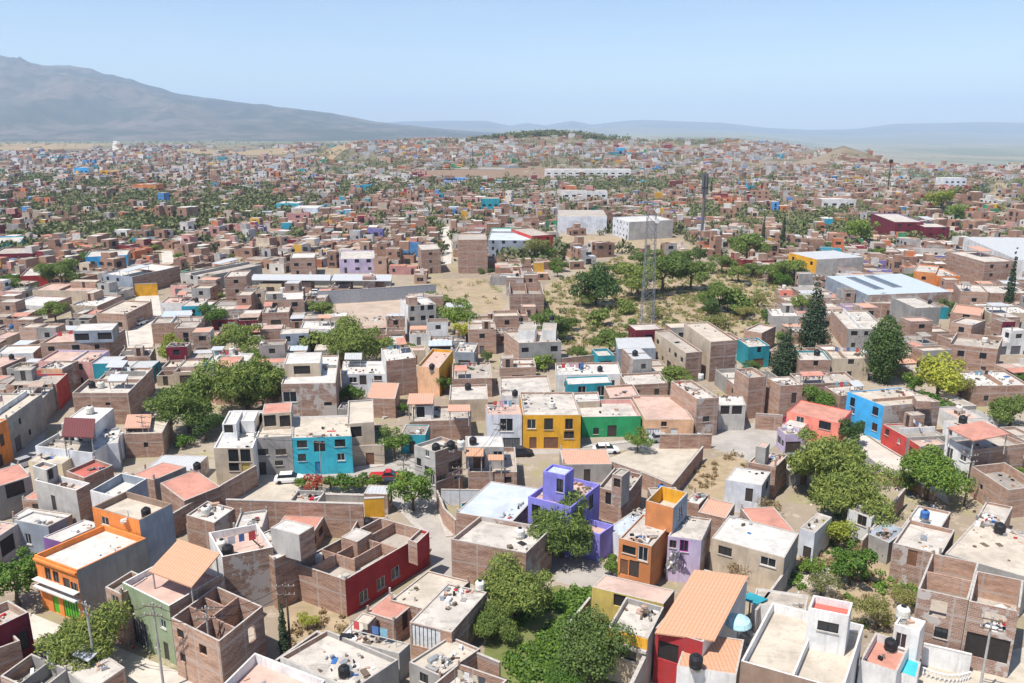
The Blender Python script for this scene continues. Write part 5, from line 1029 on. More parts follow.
def where(x, y, what):
    """a phrase that singles a filler out: the landmark it is nearest to, on which side, and its turn there"""
    s, o, P = min(LM, key=lambda l: (l[1][0] - x) ** 2 + (l[1][1] - y) ** 2)
    dx, dy = x - o[0], y - o[1]
    rel = ('behind' if dy > 0 else 'in front of') if abs(dy) > abs(dx) * .8 else 'beside'
    k = (what, rel, s); n = ORD_N.get(k, 0); ORD_N[k] = n + 1
    return f'{what}, {ORD[n]} one {rel} {s}' if n else f'{what} {rel} {s}'

cand = []
def lot(cx, cy, w, d, ang):
    c, s = math.cos(ang), math.sin(ang); return [(cx + c * u - s * v, cy + s * u + c * v) for u, v in ((-w / 2, -d / 2), (w / 2, -d / 2), (w / 2, d / 2), (-w / 2, d / 2))]
y = 92.
row = 0
while y < 2300:
    a = -.74
    while a < .74:
        dist = y * math.hypot(1, a)
        step = 9.8 * (1 if y < 700 else 1.15 if y < 1200 else 1.6)
        a += step * rnd.uniform(.85, 1.2) / y
        x = a * y + rnd.uniform(-1, 1); yy = y + rnd.uniform(-2., 2.)
        ang = .55 * mnoise.noise(Vector((x / 90, yy / 130, 5))) + .22 * a
        cand.append((x, yy, ang))
    row += 1
    y += (10.8 if y < 700 else 14 if y < 1200 else 22) + (6 if row % 5 == 0 else 0)
n_hand = len(HOUSES); LIMIT = 300 - n_hand
far_v, far_f, far_c = [], [], []
def far_quad(pts, c): i = len(far_v); far_v.extend(pts); far_f.append((i, i + 1, i + 2, i + 3)); far_c.extend([c] * 4)
n_ind = 0; n_far = 0
for x, yy, ang in cand:
    z = terrain(x, yy); u, v = to_px((x, yy, z))
    if u < -25 or u > 1050 or v > 700: continue
    dens = mnoise.noise(Vector((x / 70, yy / 110, 9)))
    far = yy > 380
    if yy < 88: continue
    if far:
        if in_belt(x, yy, z, BELTS) and rnd.random() < .55: continue
        if in_belt(x, yy, z, BARE) and rnd.random() < .97: continue
        if mnoise.noise(Vector((x / 130, yy / 240, 17))) < -.22 and rnd.random() < .75: continue
        if yy < 1500 and abs((x + 25 * mnoise.noise(Vector((yy / 150, 0, 3)))) % 85 - 42) < 4: continue
        if rnd.random() < (.08 if yy < 550 else .1): continue
        if z < -6 and rnd.random() < .985: continue
        if u > 600 and v < 143 and rnd.random() < .7: continue
    elif rnd.random() < .03: continue
    w, d = (rnd.uniform(7.5, 13), rnd.uniform(7.5, 13)) if yy < 550 or rnd.random() < .93 else (rnd.uniform(14, 30), rnd.uniform(12, 18))
    ok = False
    for k in ((1, .8, .62, .48, .36) if yy > NEAR_Y else (.6, .42, .33)):
        P = lot(x, yy, w * k, d * k, ang)
        if not blocked(P): ok = True; break
    if not ok: continue
    st = rnd.choices((1, 2, 3), (74, 24, 2) if yy > 330 else (80, 20, 0))[0]; h = st * 2.8 + rnd.uniform(.3, .9)
    occ_add(P)
    if n_ind < LIMIT:
        n_ind += 1
        wm, rm = rnd.choice(NEARW), rnd.choice(NEARR)
        if yy < NEAR_Y: wm, rm, h = rnd.choice(('brick', 'brick_grey', 'brick_dark', 'block')), rnd.choice(('conc', 'conc_dark', 'dirty_white', 'tile_pink', 'salmon', 'sheet')), rnd.uniform(2.5, 3.2)
        side = wm if rnd.random() < .35 else rnd.choice(('brick', 'brick_grey', 'block', 'brick'))
        label = where(x, yy, f'{CN[wm]} house with {RN[rm]}'); short = where(x, yy, f'the {CN[wm]} house')
        o = (x, yy, 0.)
        root = empty('brick_house' if wm.startswith('brick') else 'house', o, label, 'house', 'houses of the hillside town')
        par = rnd.choice((.15, .4, .6, .9)); flat = rm in ('sheet', 'tile_pink', 'salmon'); par = .05 if flat else par
        kind_ = rnd.choice(('w', 'w', 'v'))
        if k < .7 or yy < NEAR_Y:
            ops = auto_ops(P, h, par, 'F', max(1, int(w * k / 3.8)), kind_)
            if rnd.random() < .5: ops.update(auto_ops(P, h, par, 'L' if x > 0 else 'R', 2, 'w', False))
            shell(root, o, P, -.3, h, par, [wm, side, side, side], rm, ops, False); dress(root, o, P, h, par, wm, rm, label, False, False, flat)
        else:      # several rooms of different height round a patio
            A, B, C, D = [Vector(p) for p in P]; f, g_ = rnd.uniform(.38, .62), rnd.uniform(.38, .62); h1 = rnd.uniform(2.8, 3.3)
            def at2(u, v): return A.lerp(B, u).lerp(D.lerp(C, u), v)
            types = [rnd.choices('1', k=1)[0]] + rnd.choices('112pc', k=3); rnd.shuffle(types)
            if st > 1: types[rnd.randrange(4)] = '2'
            for ci, (u0, u1, v0, v1) in enumerate(((0, f, 0, g_), (f, 1, 0, g_), (f, 1, g_, 1), (0, f, g_, 1))):
                Q = inset([at2(u0, v0), at2(u1, v0), at2(u1, v1), at2(u0, v1)], .015 + .012 * ci); tp = types[ci]; L0 = (Vector(Q[1]) - Vector(Q[0])).length
                fm = wm if ci < 2 else rnd.choice((side, 'brick', 'block')); sm = rnd.choice((side, side, 'brick', 'white' if rnd.random() < .3 else side)); rf = rm if rnd.random() < .55 else rnd.choice(NEARR)
                if tp in 'pc':
                    shell(root, o, Q, -.3, 2.3 + .1 * ci, 2.25 + .1 * ci, [fm, sm, sm, sm], 'lot_tan' if rnd.random() < .5 else 'conc_dark', {0: [(L0 / 2, 1.1, 1., 2., 'd')]} if ci < 2 else {}, False, 'patio_wall', 'patio_floor')
                    if tp == 'c':
                        I = [Vector(p) for p in inset(Q, -.15)]; canopy(root, o, [tuple(I[0].lerp(I[3], .35)), tuple(I[1].lerp(I[2], .35)), tuple(I[2]), tuple(I[3])], 2.9, rnd.choice(('sheet', 'sheet_rust', 'tile_pink', 'conc_dark', 'sheet_blue', 'salmon')), 0, True, .15)
                    continue
                hh = h1 + .05 * ci if tp == '1' else 2.85 + h1 + .05 * ci; fl_ = rf in ('sheet', 'tile_pink', 'salmon'); pr = .05 if fl_ else rnd.choice((.1, .25, .5, .8))
                ops = auto_ops(Q, hh, pr, 'F', max(1, int(L0 / 3.)), kind_, ci < 2)
                if ci >= 2 and types[3 - ci] in '1' and tp == '2': ops = {0: [(L0 * .5, 2.85 + 1.5, 1.2, 1.2, 'w')]}
                elif ci >= 2: ops = {}
                if rnd.random() < .5: ops.update(auto_ops(Q, hh, pr, 'L' if x > 0 else 'R', 1, 'w', False))
                shell(root, o, Q, -.3, hh, pr, [fm, sm, sm, sm], rf, ops, False, ('wall', 'wing_wall')[ci > 0], ('roof', 'wing_roof')[ci > 0])
                if not fl_: corner_posts(root, o, Q, hh, .2)
            flat = types[0] in 'pc'; par = par if not flat else par
            if not flat: h = (h1 if types[0] == '1' else 2.85 + h1); par = .3; P = [tuple(at2(u, v)) for u, v in ((0, 0), (f, 0), (f, g_), (0, g_))]
        if not flat and rnd.random() < .38:
            I = [Vector(p) for p in inset(P, 1.)]; p = I[0].lerp(I[1], rnd.random()).lerp(I[3].lerp(I[2], rnd.random()), .8)
            put_px = (p.x, p.y, h - par); cn = rnd.choice(('black', 'black', 'white', 'blue') if rnd.random() < .5 else ('black', 'white'))
            tank(Vector((p.x, p.y, h - par + .15)), cn, f"{dict(black='black', white='pale', blue='blue')[cn]} water tank on {short}")
        OCC.append(P); HOUSES.append((label, short, o, h, P, h - par))
    else:
        n_far += 1
        wc = pick(PAL) if yy < 650 or rnd.random() < .72 else rnd.choice(((.62, .62, .63), (.50, .50, .51), (.66, .63, .58), (.40, .42, .45))); rc = pick(ROOFC); sc = wc if rnd.random() < .5 else pick(PAL[:6])
        k2 = rnd.uniform(.8, 1.15); wc = tuple(min(.85, c * k2) for c in wc)
        if yy > 900 and rnd.random() < .25: h *= 1.25
        def shell_far(P, z0, z1, wc, sc, rc, par):
            fl = z1 - par; I = inset(P, .25)
            for i in range(4):
                A, B = P[i], P[(i + 1) % 4]; far_quad([(A[0], A[1], z0), (B[0], B[1], z0), (B[0], B[1], z1), (A[0], A[1], z1)], wc if i == 0 else sc)
                if par > .2 and yy < 750:
                    Ia, Ib = I[i], I[(i + 1) % 4]
                    far_quad([(Ib[0], Ib[1], fl), (Ia[0], Ia[1], fl), (Ia[0], Ia[1], z1), (Ib[0], Ib[1], z1)], sc); far_quad([(A[0], A[1], z1), (B[0], B[1], z1), (Ib[0], Ib[1], z1), (Ia[0], Ia[1], z1)], rc)
            Q = I if par > .2 and yy < 750 else P
            far_quad([(p[0], p[1], fl if Q is I else z1) for p in Q], rc)
        if k > .6 and yy < 1300:
            A, B, C, D = [Vector(p) for p in P]; f, g_ = rnd.uniform(.35, .65), rnd.uniform(.35, .65)
            def at2(u, v): return A.lerp(B, u).lerp(D.lerp(C, u), v)
            big = rnd.randrange(4)
            for ci, (u0, u1, v0, v1) in enumerate(((0, f, 0, g_), (f, 1, 0, g_), (f, 1, g_, 1), (0, f, g_, 1))):
                if ci != big and rnd.random() < .25: continue
                shell_far(inset([at2(u0, v0), at2(u1, v0), at2(u1, v1), at2(u0, v1)], .02), z - 3, z + (h if ci == big else rnd.choice((2.3, 2.9, 3.2, h - .3))), wc, sc if rnd.random() < .7 else pick(PAL[:6]), rc if rnd.random() < .5 else pick(ROOFC), rnd.choice((.1, .4, .8)))
        else: shell_far(P, z - 3, z + h, wc, sc, rc, rnd.choice((.1, .5, .8)))
        if rnd.random() < .35:
            A, B, C, D = [Vector(p) for p in inset(P, .6)]; e, g_ = B - A, D - A; c0 = A + e * rnd.uniform(.05, .5) + g_ * rnd.uniform(.3, .55)
            shell_far([tuple(c0), tuple(c0 + e * .42), tuple(c0 + e * .42 + g_ * .42), tuple(c0 + g_ * .42)], z + h - .9, z + h + rnd.uniform(1.4, 2.4), pick(PAL), sc, pick(ROOFC), .1)
        if yy < 900:      # openings in the front and one flank, a little proud of the wall
            for i in (0, 1 if x < 0 else 3):
                A, B = Vector(P[i]), Vector(P[(i + 1) % 4]); dd = (B - A).normalized(); nn = Vector((dd.y, -dd.x)); L = (B - A).length
                for s in range(st):
                    for q in range(max(1, int(L / 3.4))):
                        if rnd.random() < .35: continue
                        uu = L * (q + .5) / max(1, int(L / 3.4)); ww = rnd.choice((.5, .6, 1.1)); zz = z + s * 2.8 + rnd.choice((.2, 1., 1.)); hh = 1.2 if zz - z - s * 2.8 > .5 else 2.1
                        a_, b_ = A + dd * (uu - ww) + nn * .03, A + dd * (uu + ww) + nn * .03
                        far_quad([(a_.x, a_.y, zz), (b_.x, b_.y, zz), (b_.x, b_.y, zz + hh), (a_.x, a_.y, zz + hh)], (.03, .03, .035))
# landmark blocks far off, each a thing
def FB(label, px, py, wpx, depth, h, F_, R2, roof, n=5, name='building'):
    g = ground_at(px, py); w = wpx / F * g.y; P = lot(g.x, g.y + depth / 2, w, depth, .0)
    o = (g.x, g.y + depth / 2, g.z); root = empty(name, o, label, 'building')
    def sh(z): return z + g.z
    ops = {0: [(w * (k + .5) / n, sh(1.7 + 3 * s), w / n * .5, 1.4, 'w') for k in range(n) for s in range(max(1, int(h / 3.2)))]}
    shell(root, o, P, g.z - 4, g.z + h, .4, [F_, R2, R2, R2], roof, ops, False)
FB('long white school block on the far slope', 588, 178, 84, 16, 9, 'white', 'white', 'white_roof', 12)
FB('white office house on the far slope', 585, 203, 44, 14, 8, 'white', 'white', 'conc', 6)
FB('pale blue far block among trees', 82, 176, 14, 12, 9, 'blue', 'white', 'white_roof', 3)
FB('yellow far house beside the green belt', 110, 177, 18, 12, 7, 'yellow', 'tan', 'conc', 3)
FB('orange far house below the green belt', 145, 195, 24, 14, 8, 'orange_brown', 'orange_brown', 'salmon', 3)
FB('white villa near the east skyline', 954, 192, 22, 14, 11, 'white_blue', 'white', 'white_roof', 4)
FB('light turquoise house among the west roofs', 288, 213, 22, 14, 6, 'turquoise', 'white', 'white_roof', 3)
FB('white sided far warehouse by the belt', 305, 218, 26, 16, 6, 'white_blue', 'white', 'white_roof', 3)
FB('turquoise shop with dark awning in the far rows', 490, 213, 18, 12, 9, 'teal', 'brick', 'conc', 3)
FB('long white house among the far east rows', 838, 212, 34, 14, 8, 'white', 'brick', 'white_roof', 4)
me = bpy.data.meshes.new('distant_houses'); me.from_pydata(far_v, [], far_f)
ca = me.color_attributes.new('col', 'FLOAT_COLOR', 'CORNER'); ca.data.foreach_set('color', [q for c in far_c for q in (*c, 1.)])
m, nt, b = new_mat('distant_paint'); at_ = N(nt, 'ShaderNodeVertexColor', layer_name='col')
cc = mixc(nt, rampf(nt, nz(nt, .35, 4, .7), .35, .7), at_.outputs[0], (.0, .0, .0)); mx_ = mixc(nt, .28, at_.outputs[0], cc)
mx_ = mixc(nt, rampf(nt, nz(nt, .9, 4, .75), .56, .66, 0, .4), mx_, (.40, .36, .32)); nt.links.new(mx_, b.inputs['Base Color']); b.inputs['Roughness'].default_value = .9
me.materials.append(m); tag(bpy.data.objects.new('distant_houses', me), kind='stuff', label='closely packed far houses of the town reaching to the hills'); COL.objects.link(bpy.data.objects['distant_houses'])

# ------------------------------------------------------------------ more trees: singly to about 300, then one mass
TK = [('mesquite', 'feathery green tree'), ('dark', 'dark green tree'), ('bright', 'fresh green tree'), ('olive', 'olive-grey tree'), ('shrub', 'low green bush')]
pts = []
for a, b_, c, d in BELTS:
    for _ in range(int(c * d * .18)): pts.append((a + rnd.uniform(-c, c), b_ + rnd.uniform(-d, d), 1))
tv, tf, n_t = [], [], len(TREES)
def clump(x, y, z, r, n):
    for _ in range(n):
        d = Vector((rnd.gauss(0, 1), rnd.gauss(0, 1), rnd.gauss(0, .7))).normalized() * r * rnd.uniform(.5, 1.05); d.z = d.z * .75 + r * .45
        s = r * rnd.uniform(.16, .3); a = Vector((rnd.gauss(0, 1), rnd.gauss(0, 1), rnd.gauss(0, 1))).normalized(); b2 = a.orthogonal().normalized() * s * .7; a = a * s
        c = Vector((x, y, z + r * .2)) + d; i = len(tv); tv.extend([tuple(c - a), tuple(c + b2), tuple(c + a), tuple(c - b2)]); tf.append((i, i + 1, i + 2, i + 3))
# singles in the yards of the middle town
tries = 0
for u_, v_, w_ in ((640, 262, 34), (656, 258, 30), (682, 263, 34), (700, 258, 28), (618, 268, 24), (722, 268, 30), (738, 276, 30), (752, 272, 26), (770, 276, 30), (728, 305, 32), (744, 312, 26), (712, 309, 30), (782, 284, 28), (800, 278, 26), (758, 300, 24), (770, 318, 26), (702, 330, 28), (590, 300, 24), (572, 322, 26), (560, 332, 30), (632, 322, 26), (578, 352, 26), (655, 312, 18), (528, 262, 22), (548, 258, 24), (515, 268, 20), (562, 266, 20), (505, 322, 22), (484, 338, 18), (424, 312, 20)):
    k, nm = rnd.choices(TK, (60, 14, 10, 10, 6))[0]; g = at(u_, v_, 2.2); plant(k, g.x, g.y, 0, w_ * rnd.uniform(.65, .95) / F * g.y / (6.4 if k != 'shrub' else 3.6), where(g.x, g.y, nm), 'shrub' if k == 'shrub' else 'tree', cat='shrub' if k == 'shrub' else 'tree')
while len(TREES) < 290 and tries < 5000:
    tries += 1
    yy = 142 + 310 * rnd.random() ** .8; a = rnd.uniform(-.68, .68); x = a * yy; s = rnd.uniform(.45, 1.05)
    k, nm = rnd.choices(TK, (40, 16, 18, 10, 30))[0]
    r = 1.2 if k == 'shrub' else 1.5 * s
    if mnoise.noise(Vector((x / 60, yy / 80, 21))) < -.1 and rnd.random() < .75: continue
    if blocked(lot(x, yy, r, r, 0), False): continue
    if any(math.hypot(x - t[0], yy - t[1]) < (t[2] + r) * .8 for t in TREES): continue
    plant(k, x, yy, terrain(x, yy), s, where(x, yy, nm), 'shrub' if k == 'shrub' else 'tree', cat='shrub' if k == 'shrub' else 'tree')
n_scrub = 0
while n_scrub < 60:      # the scrub field
    p = at(rnd.uniform(548, 775), rnd.uniform(262, 345))
    if not inside((p.x, p.y), OCC_LOT[13]) and not inside((p.x, p.y), OCC_LOT[12]): n_scrub += .2; continue
    n_scrub += 1; clump(p.x, p.y, 0, rnd.uniform(.5, 1.3), 70)
for u, v, _ in pts:
    g = ground_at(u, v)
    if g.y > 3000: continue
    clump(g.x + rnd.uniform(-6, 6), g.y + rnd.uniform(-10, 10), g.z, rnd.uniform(2.5, 5.), 60 if g.y < 900 else 30)
for _ in range(13500):
    yy = 330 * (2600 / 330) ** rnd.random(); a = rnd.uniform(-.72, .72); x = a * yy
    if mnoise.noise(Vector((x / 130, yy / 240, 17))) > -.1 and rnd.random() < .62: continue
    if terrain(x, yy) < -8 or in_belt(x, yy, terrain(x, yy), BARE) and rnd.random() < .85: continue
    if yy < 450 and blocked(lot(x, yy, 2, 2, 0), False): continue
    clump(x, yy, terrain(x, yy), rnd.uniform(1.8, 4.6) * (1 if yy < 700 else 1.15), 64 if yy < 600 else 34 if yy < 1000 else 20)
for _ in range(420): # wooded knoll on the skyline and rim trees
    a = rnd.gauss(.03, .045); yy = rnd.uniform(1580, 1700); clump(a * yy, yy, terrain(a * yy, yy), rnd.uniform(4, 9.5), 46)
for _ in range(1500):
    yy = rnd.uniform(2500, 5200); a = rnd.uniform(-.75, .75) ; clump(a * yy, yy, terrain(a * yy, yy), rnd.uniform(4, 9), 9)
me = bpy.data.meshes.new('distant_trees'); me.from_pydata(tv, [], tf)
leafy('leaf_far', (.17, .19, .075), (.07, .09, .04), .25); me.materials.append(M['leaf_far'])
tag(bpy.data.objects.new('distant_trees', me), kind='stuff', label='scattered far tree crowns and scrub between the houses'); COL.objects.link(bpy.data.objects['distant_trees'])
print('houses hand', n_hand, 'filler', n_ind, 'far', n_far, 'trees', len(TREES), 'leaf far', len(tf))


# ------------------------------------------------------------------ roof litter: loose boards, blocks and tins nobody could count
mb = MB(); LC = ['wood_pole', 'steel', 'coping', 'brick_pink', 'tank_black', 'frame_white', 'car_red', 'tank_blue', 'block', 'bark']
def litter(p, z, k):
    a = rnd.uniform(0, 3.1); w, d = rnd.uniform(.15, .6) * k, rnd.uniform(.1, .3) * k
    if rnd.random() < .15: w, d = w * 2.2, d * 2.6
    mb.box((p[0], p[1]), (math.cos(a) * w, math.sin(a) * w), (-math.sin(a) * d, math.cos(a) * d), z - .05, z + rnd.choice((.06, .1, .2, .35)), rnd.choices(range(10), (16, 10, 18, 14, 9, 14, 2, 3, 10, 6))[0])
for (lb, sh_, o, h, P, fl) in HOUSES:
    if o[1] > 270 or any(s in lb for s in ('tile roof', 'tiled', 'sheet', 'salmon', 'metal', 'huge', 'double-roofed', 'pink roof')): continue
    I = [Vector(p) for p in inset(P, .7)]; c0 = (rnd.random(), rnd.random())
    for _ in range(rnd.choice((5, 12, 22, 34))):
        f, g_ = (min(1, max(0, c + rnd.gauss(0, .28))) for c in c0); litter(I[0].lerp(I[1], f).lerp(I[3].lerp(I[2], f), g_), fl, 1)
for _ in range(2600):      # and in the yards and lanes between the houses
    yy = 70 + 170 * rnd.random(); x = rnd.uniform(-.68, .68) * yy
    if mnoise.noise(Vector((x / 14, yy / 14, 2))) < .05 or blocked(lot(x, yy, .6, .6, 0), False): continue
    litter((x, yy), 0, 1)
lo_ = mb.build('litter', [M[k] for k in LC]); tag(lo_, kind='stuff', label='loose boards, blocks and junk on roofs and in yards')
# ------------------------------------------------------------------ undergrowth: weeds and scrub in the lots
def under(name, mat, polys, n, size, label):
    V, Fc = [], []
    for poly, dens in polys:
        W = [tuple(at(x, y)[:2]) for x, y in poly]; b = bb(W); area = (b[1] - b[0]) * (b[3] - b[2]); cl = int(area * dens)
        for _ in range(cl):
            p = (rnd.uniform(b[0], b[1]), rnd.uniform(b[2], b[3]))
            if not inside(p, W) or any(inside(p, Q) for Q in OCC): continue
            if mnoise.noise(Vector((p[0] / 5, p[1] / 5, 4))) < -.12: continue
            r = rnd.uniform(.25, .8) * size
            for _ in range(n):
                d = Vector((rnd.gauss(0, 1), rnd.gauss(0, 1), abs(rnd.gauss(0, .8)))).normalized() * r * rnd.uniform(.3, 1); s = rnd.uniform(.09, .2) * (1 + size * .3)
                a = Vector((rnd.gauss(0, 1), rnd.gauss(0, 1), rnd.gauss(0, 1))).normalized(); b2 = a.orthogonal().normalized() * s * .5; a = a * s; c = Vector((p[0], p[1], .1)) + d; i = len(V)
                V.extend([tuple(c - a), tuple(c + b2), tuple(c + a), tuple(c - b2)]); Fc.append((i, i + 1, i + 2, i + 3))
    me = bpy.data.meshes.new(name); me.from_pydata(V, [], Fc); me.materials.append(M[mat]); ob = bpy.data.objects.new(name, me); COL.objects.link(ob); tag(ob, label, kind='stuff'); print(name, len(Fc))
GARD = [(484, 664), (548, 583), (592, 592), (600, 640), (560, 690), (500, 690)]; ORCH = [(800, 560), (850, 500), (915, 560), (918, 600), (900, 625), (850, 630)]
FIELD = [(540, 290), (620, 257), (700, 262), (778, 285), (770, 330), (690, 338), (610, 352), (572, 360), (545, 330)]
under('undergrowth', 'leaf_bright', [(GARD, 4.5), (ORCH, .8), ([(108, 575), (160, 542), (170, 548), (122, 580)], 1.6), ([(780, 585), (800, 560), (806, 590)], 1.), (FIELD, .09)], 40, 1.15, 'green weeds and seedlings in the lots')
under('dry_scrub', 'leaf_dry', [(ORCH, .8), ([(284, 600), (345, 592), (352, 630), (288, 650)], .5), ([(690, 462), (745, 452), (748, 500), (690, 492)], .6), (FIELD, .2)], 26, 1., 'dry yellow scrub in the open lots')
under('field_scrub', 'leaf_olive', [(FIELD, .14), ([(430, 285), (500, 280), (500, 312), (436, 300)], .04), ([(772, 255), (830, 270), (820, 310), (775, 330)], .05)], 30, 2.2, 'low olive scrub on the open field')

# ------------------------------------------------------------------ open fields and a far road, laid over the terrain
def drape(name, q, mat, lift=.5, n=14):
    C = [ground_at(x, y) for x, y in q]; mb = MB(); G = []
    for i in range(n + 1):
        for j in range(n + 1):
            p = C[0].lerp(C[1], i / n).lerp(C[3].lerp(C[2], i / n), j / n); G.append((p.x, p.y, terrain(p.x, p.y) + lift))
    for i in range(n):
        for j in range(n): k = i * (n + 1) + j; mb.face([G[k], G[k + n + 1], G[k + n + 2], G[k + 1]])
    o = mb.build(name, [M[mat]]); o['kind'] = 'structure'
roofing('field_tan', (.34, .25, .15), .6, (.22, .19, .09)); roofing('field_brown', (.25, .17, .12), .5, (.20, .16, .09))
drape('field', [(-30, 152), (98, 150), (112, 143), (-30, 144)], 'field_tan'); drape('field', [(70, 141), (128, 140), (124, 137), (70, 138)], 'field_tan')
drape('field', [(175, 155), (300, 153), (296, 148), (178, 149)], 'field_tan'); drape('field', [(312, 163), (330, 163), (356, 146), (344, 145)], 'field_tan')
drape('field', [(436, 180), (575, 180), (560, 169), (420, 171)], 'field_brown')
drape('road', [(112, 157), (130, 157), (118, 139), (113, 139)], 'street_pale', .7); drape('road', [(430, 170), (505, 171), (505, 169), (430, 168)], 'conc_dark', .8)
drape('field', [(988, 203), (1020, 203), (1014, 184), (996, 183)], 'field_tan')
for o_ in COL.objects:
    if o_.parent is None and 'label' in o_ and len(o_['label'].split()) > 16: o_['label'] = o_['label'].replace(' water tank on', ' tank on').replace(' one in front of', ' before').replace(' in front of', ' before').replace('washing hung on the roof of', 'washing on').replace(' one behind', ' behind')
    if o_.parent is None and 'label' in o_ and len(o_['label'].split()) > 16: o_['label'] = ' '.join(w for w in o_['label'].split() if w != 'the')
    if o_.parent is None and 'label' in o_ and len(o_['label'].replace('-','').split()) < 5: print('SHORT', o_.name, o_['label'])
    if o_.parent is None and 'label' in o_ and len(o_['label'].split()) > 16: print('LONG', o_.name, o_['label'])

# ------------------------------------------------------------------ washing lines on the roofs
CL = [plain('cloth_' + n_, c_, .9) for n_, c_ in (('a', (.75, .75, .75)), ('b', (.10, .20, .45)), ('c', (.60, .10, .10)), ('d', (.55, .50, .40)), ('e', (.08, .08, .09)), ('f', (.65, .40, .45)), ('g', (.25, .45, .55)))]
nl = 0
for (lb, sh_, o, h, P, fl) in HOUSES:
    if nl >= 22 or o[1] > 190 or h - fl < .08 or h - fl > 1 or any(c in lb for c in CLEAN) or rnd.random() < .45: continue
    I = [Vector(p) for p in inset(P, .9)]; a, b = I[0].lerp(I[3], rnd.uniform(.3, .8)), I[1].lerp(I[2], rnd.uniform(.3, .8)); L = (b - a).length
    if L < 3: continue
    b = a + (b - a).normalized() * min(L, 6); d = (b - a).normalized(); n = Vector((d.y, -d.x)); nl += 1
    t = empty('clothes_line', (a.x, a.y, fl), 'washing hung on ' + sh_, 'clothes line', 'washing lines')
    for p in (Vector((0, 0)), b - a): mb = MB(); mb.tube((p.x, p.y, 0), (p.x, p.y, 1.9), .035, .035, 6); mb.build('post', [M['steel']], t)
    mb = MB(); mb.tube((0, 0, 1.82), (b.x - a.x, b.y - a.y, 1.82), .012, .012, 4); mb.build('line', [M['wire']], t)
    u = .3
    while u < (b - a).length - .8:
        wd = rnd.uniform(.45, .9); mb = MB(); obox(mb, (0, 0), d, n, u, u + wd, 1.82 - rnd.uniform(.6, 1.1), 1.81, -.015, .015); mb.build('cloth', [rnd.choice(CL)], t); u += wd + rnd.uniform(.08, .5)
# ------------------------------------------------------------------ ground, mountains, haze, sky, sun
m, nt, b = new_mat('ground'); g1 = nz(nt, .02, 6, .6); g2 = nz(nt, .12, 6, .7)
c = mixc(nt, rampf(nt, g1, .4, .62), (.26, .21, .16), (.34, .29, .235)); c = mixc(nt, rampf(nt, g2, .5, .66, 0, .8), c, (.28, .26, .13)); c = mixc(nt, rampf(nt, nz(nt, .5, 5, .7), .54, .66, 0, .55), c, (.48, .41, .34))
c = mixc(nt, rampf(nt, nz(nt, 2.4, 4, .7), .45, .7, 0, .45), c, (.24, .20, .14))
far_ = N(nt, 'ShaderNodeSeparateXYZ'); nt.links.new(N(nt, 'ShaderNodeNewGeometry').outputs['Position'], far_.inputs[0])
pc = mixc(nt, rampf(nt, nz(nt, .0016, 6, .65, stretch=(1, .35, 1)), .42, .6), (.13, .145, .085), (.24, .21, .14))
c = mixc(nt, rampf(nt, far_.outputs[1], 350, 700), c, mixc(nt, rampf(nt, nz(nt, .01, 6, .7), .4, .62), (.13, .115, .07), (.25, .20, .15)))
c = mixc(nt, rampf(nt, far_.outputs[1], 1900, 3400), c, pc)
nt.links.new(c, b.inputs['Base Color']); b.inputs['Roughness'].default_value = 1
ys = [-80, 0, 60, 120, 200, 300, 380]; y = 380.
while y < 25000: y *= 1.045; ys.append(y)
cols = 90; V, Fc = [], []
for y in ys:
    for k in range(cols + 1):
        a = -1.3 + 2.6 * k / cols; x = a * max(y, 260); V.append((x, y, terrain(x, y)))
for j in range(len(ys) - 1):
    for k in range(cols):
        i = j * (cols + 1) + k; Fc.append((i, i + 1, i + cols + 2, i + cols + 1))
me = bpy.data.meshes.new('ground'); me.from_pydata(V, [], Fc); me.polygons.foreach_set('use_smooth', [True] * len(Fc)); me.materials.append(m)
go = bpy.data.objects.new('ground', me); COL.objects.link(go); go['kind'] = 'structure'

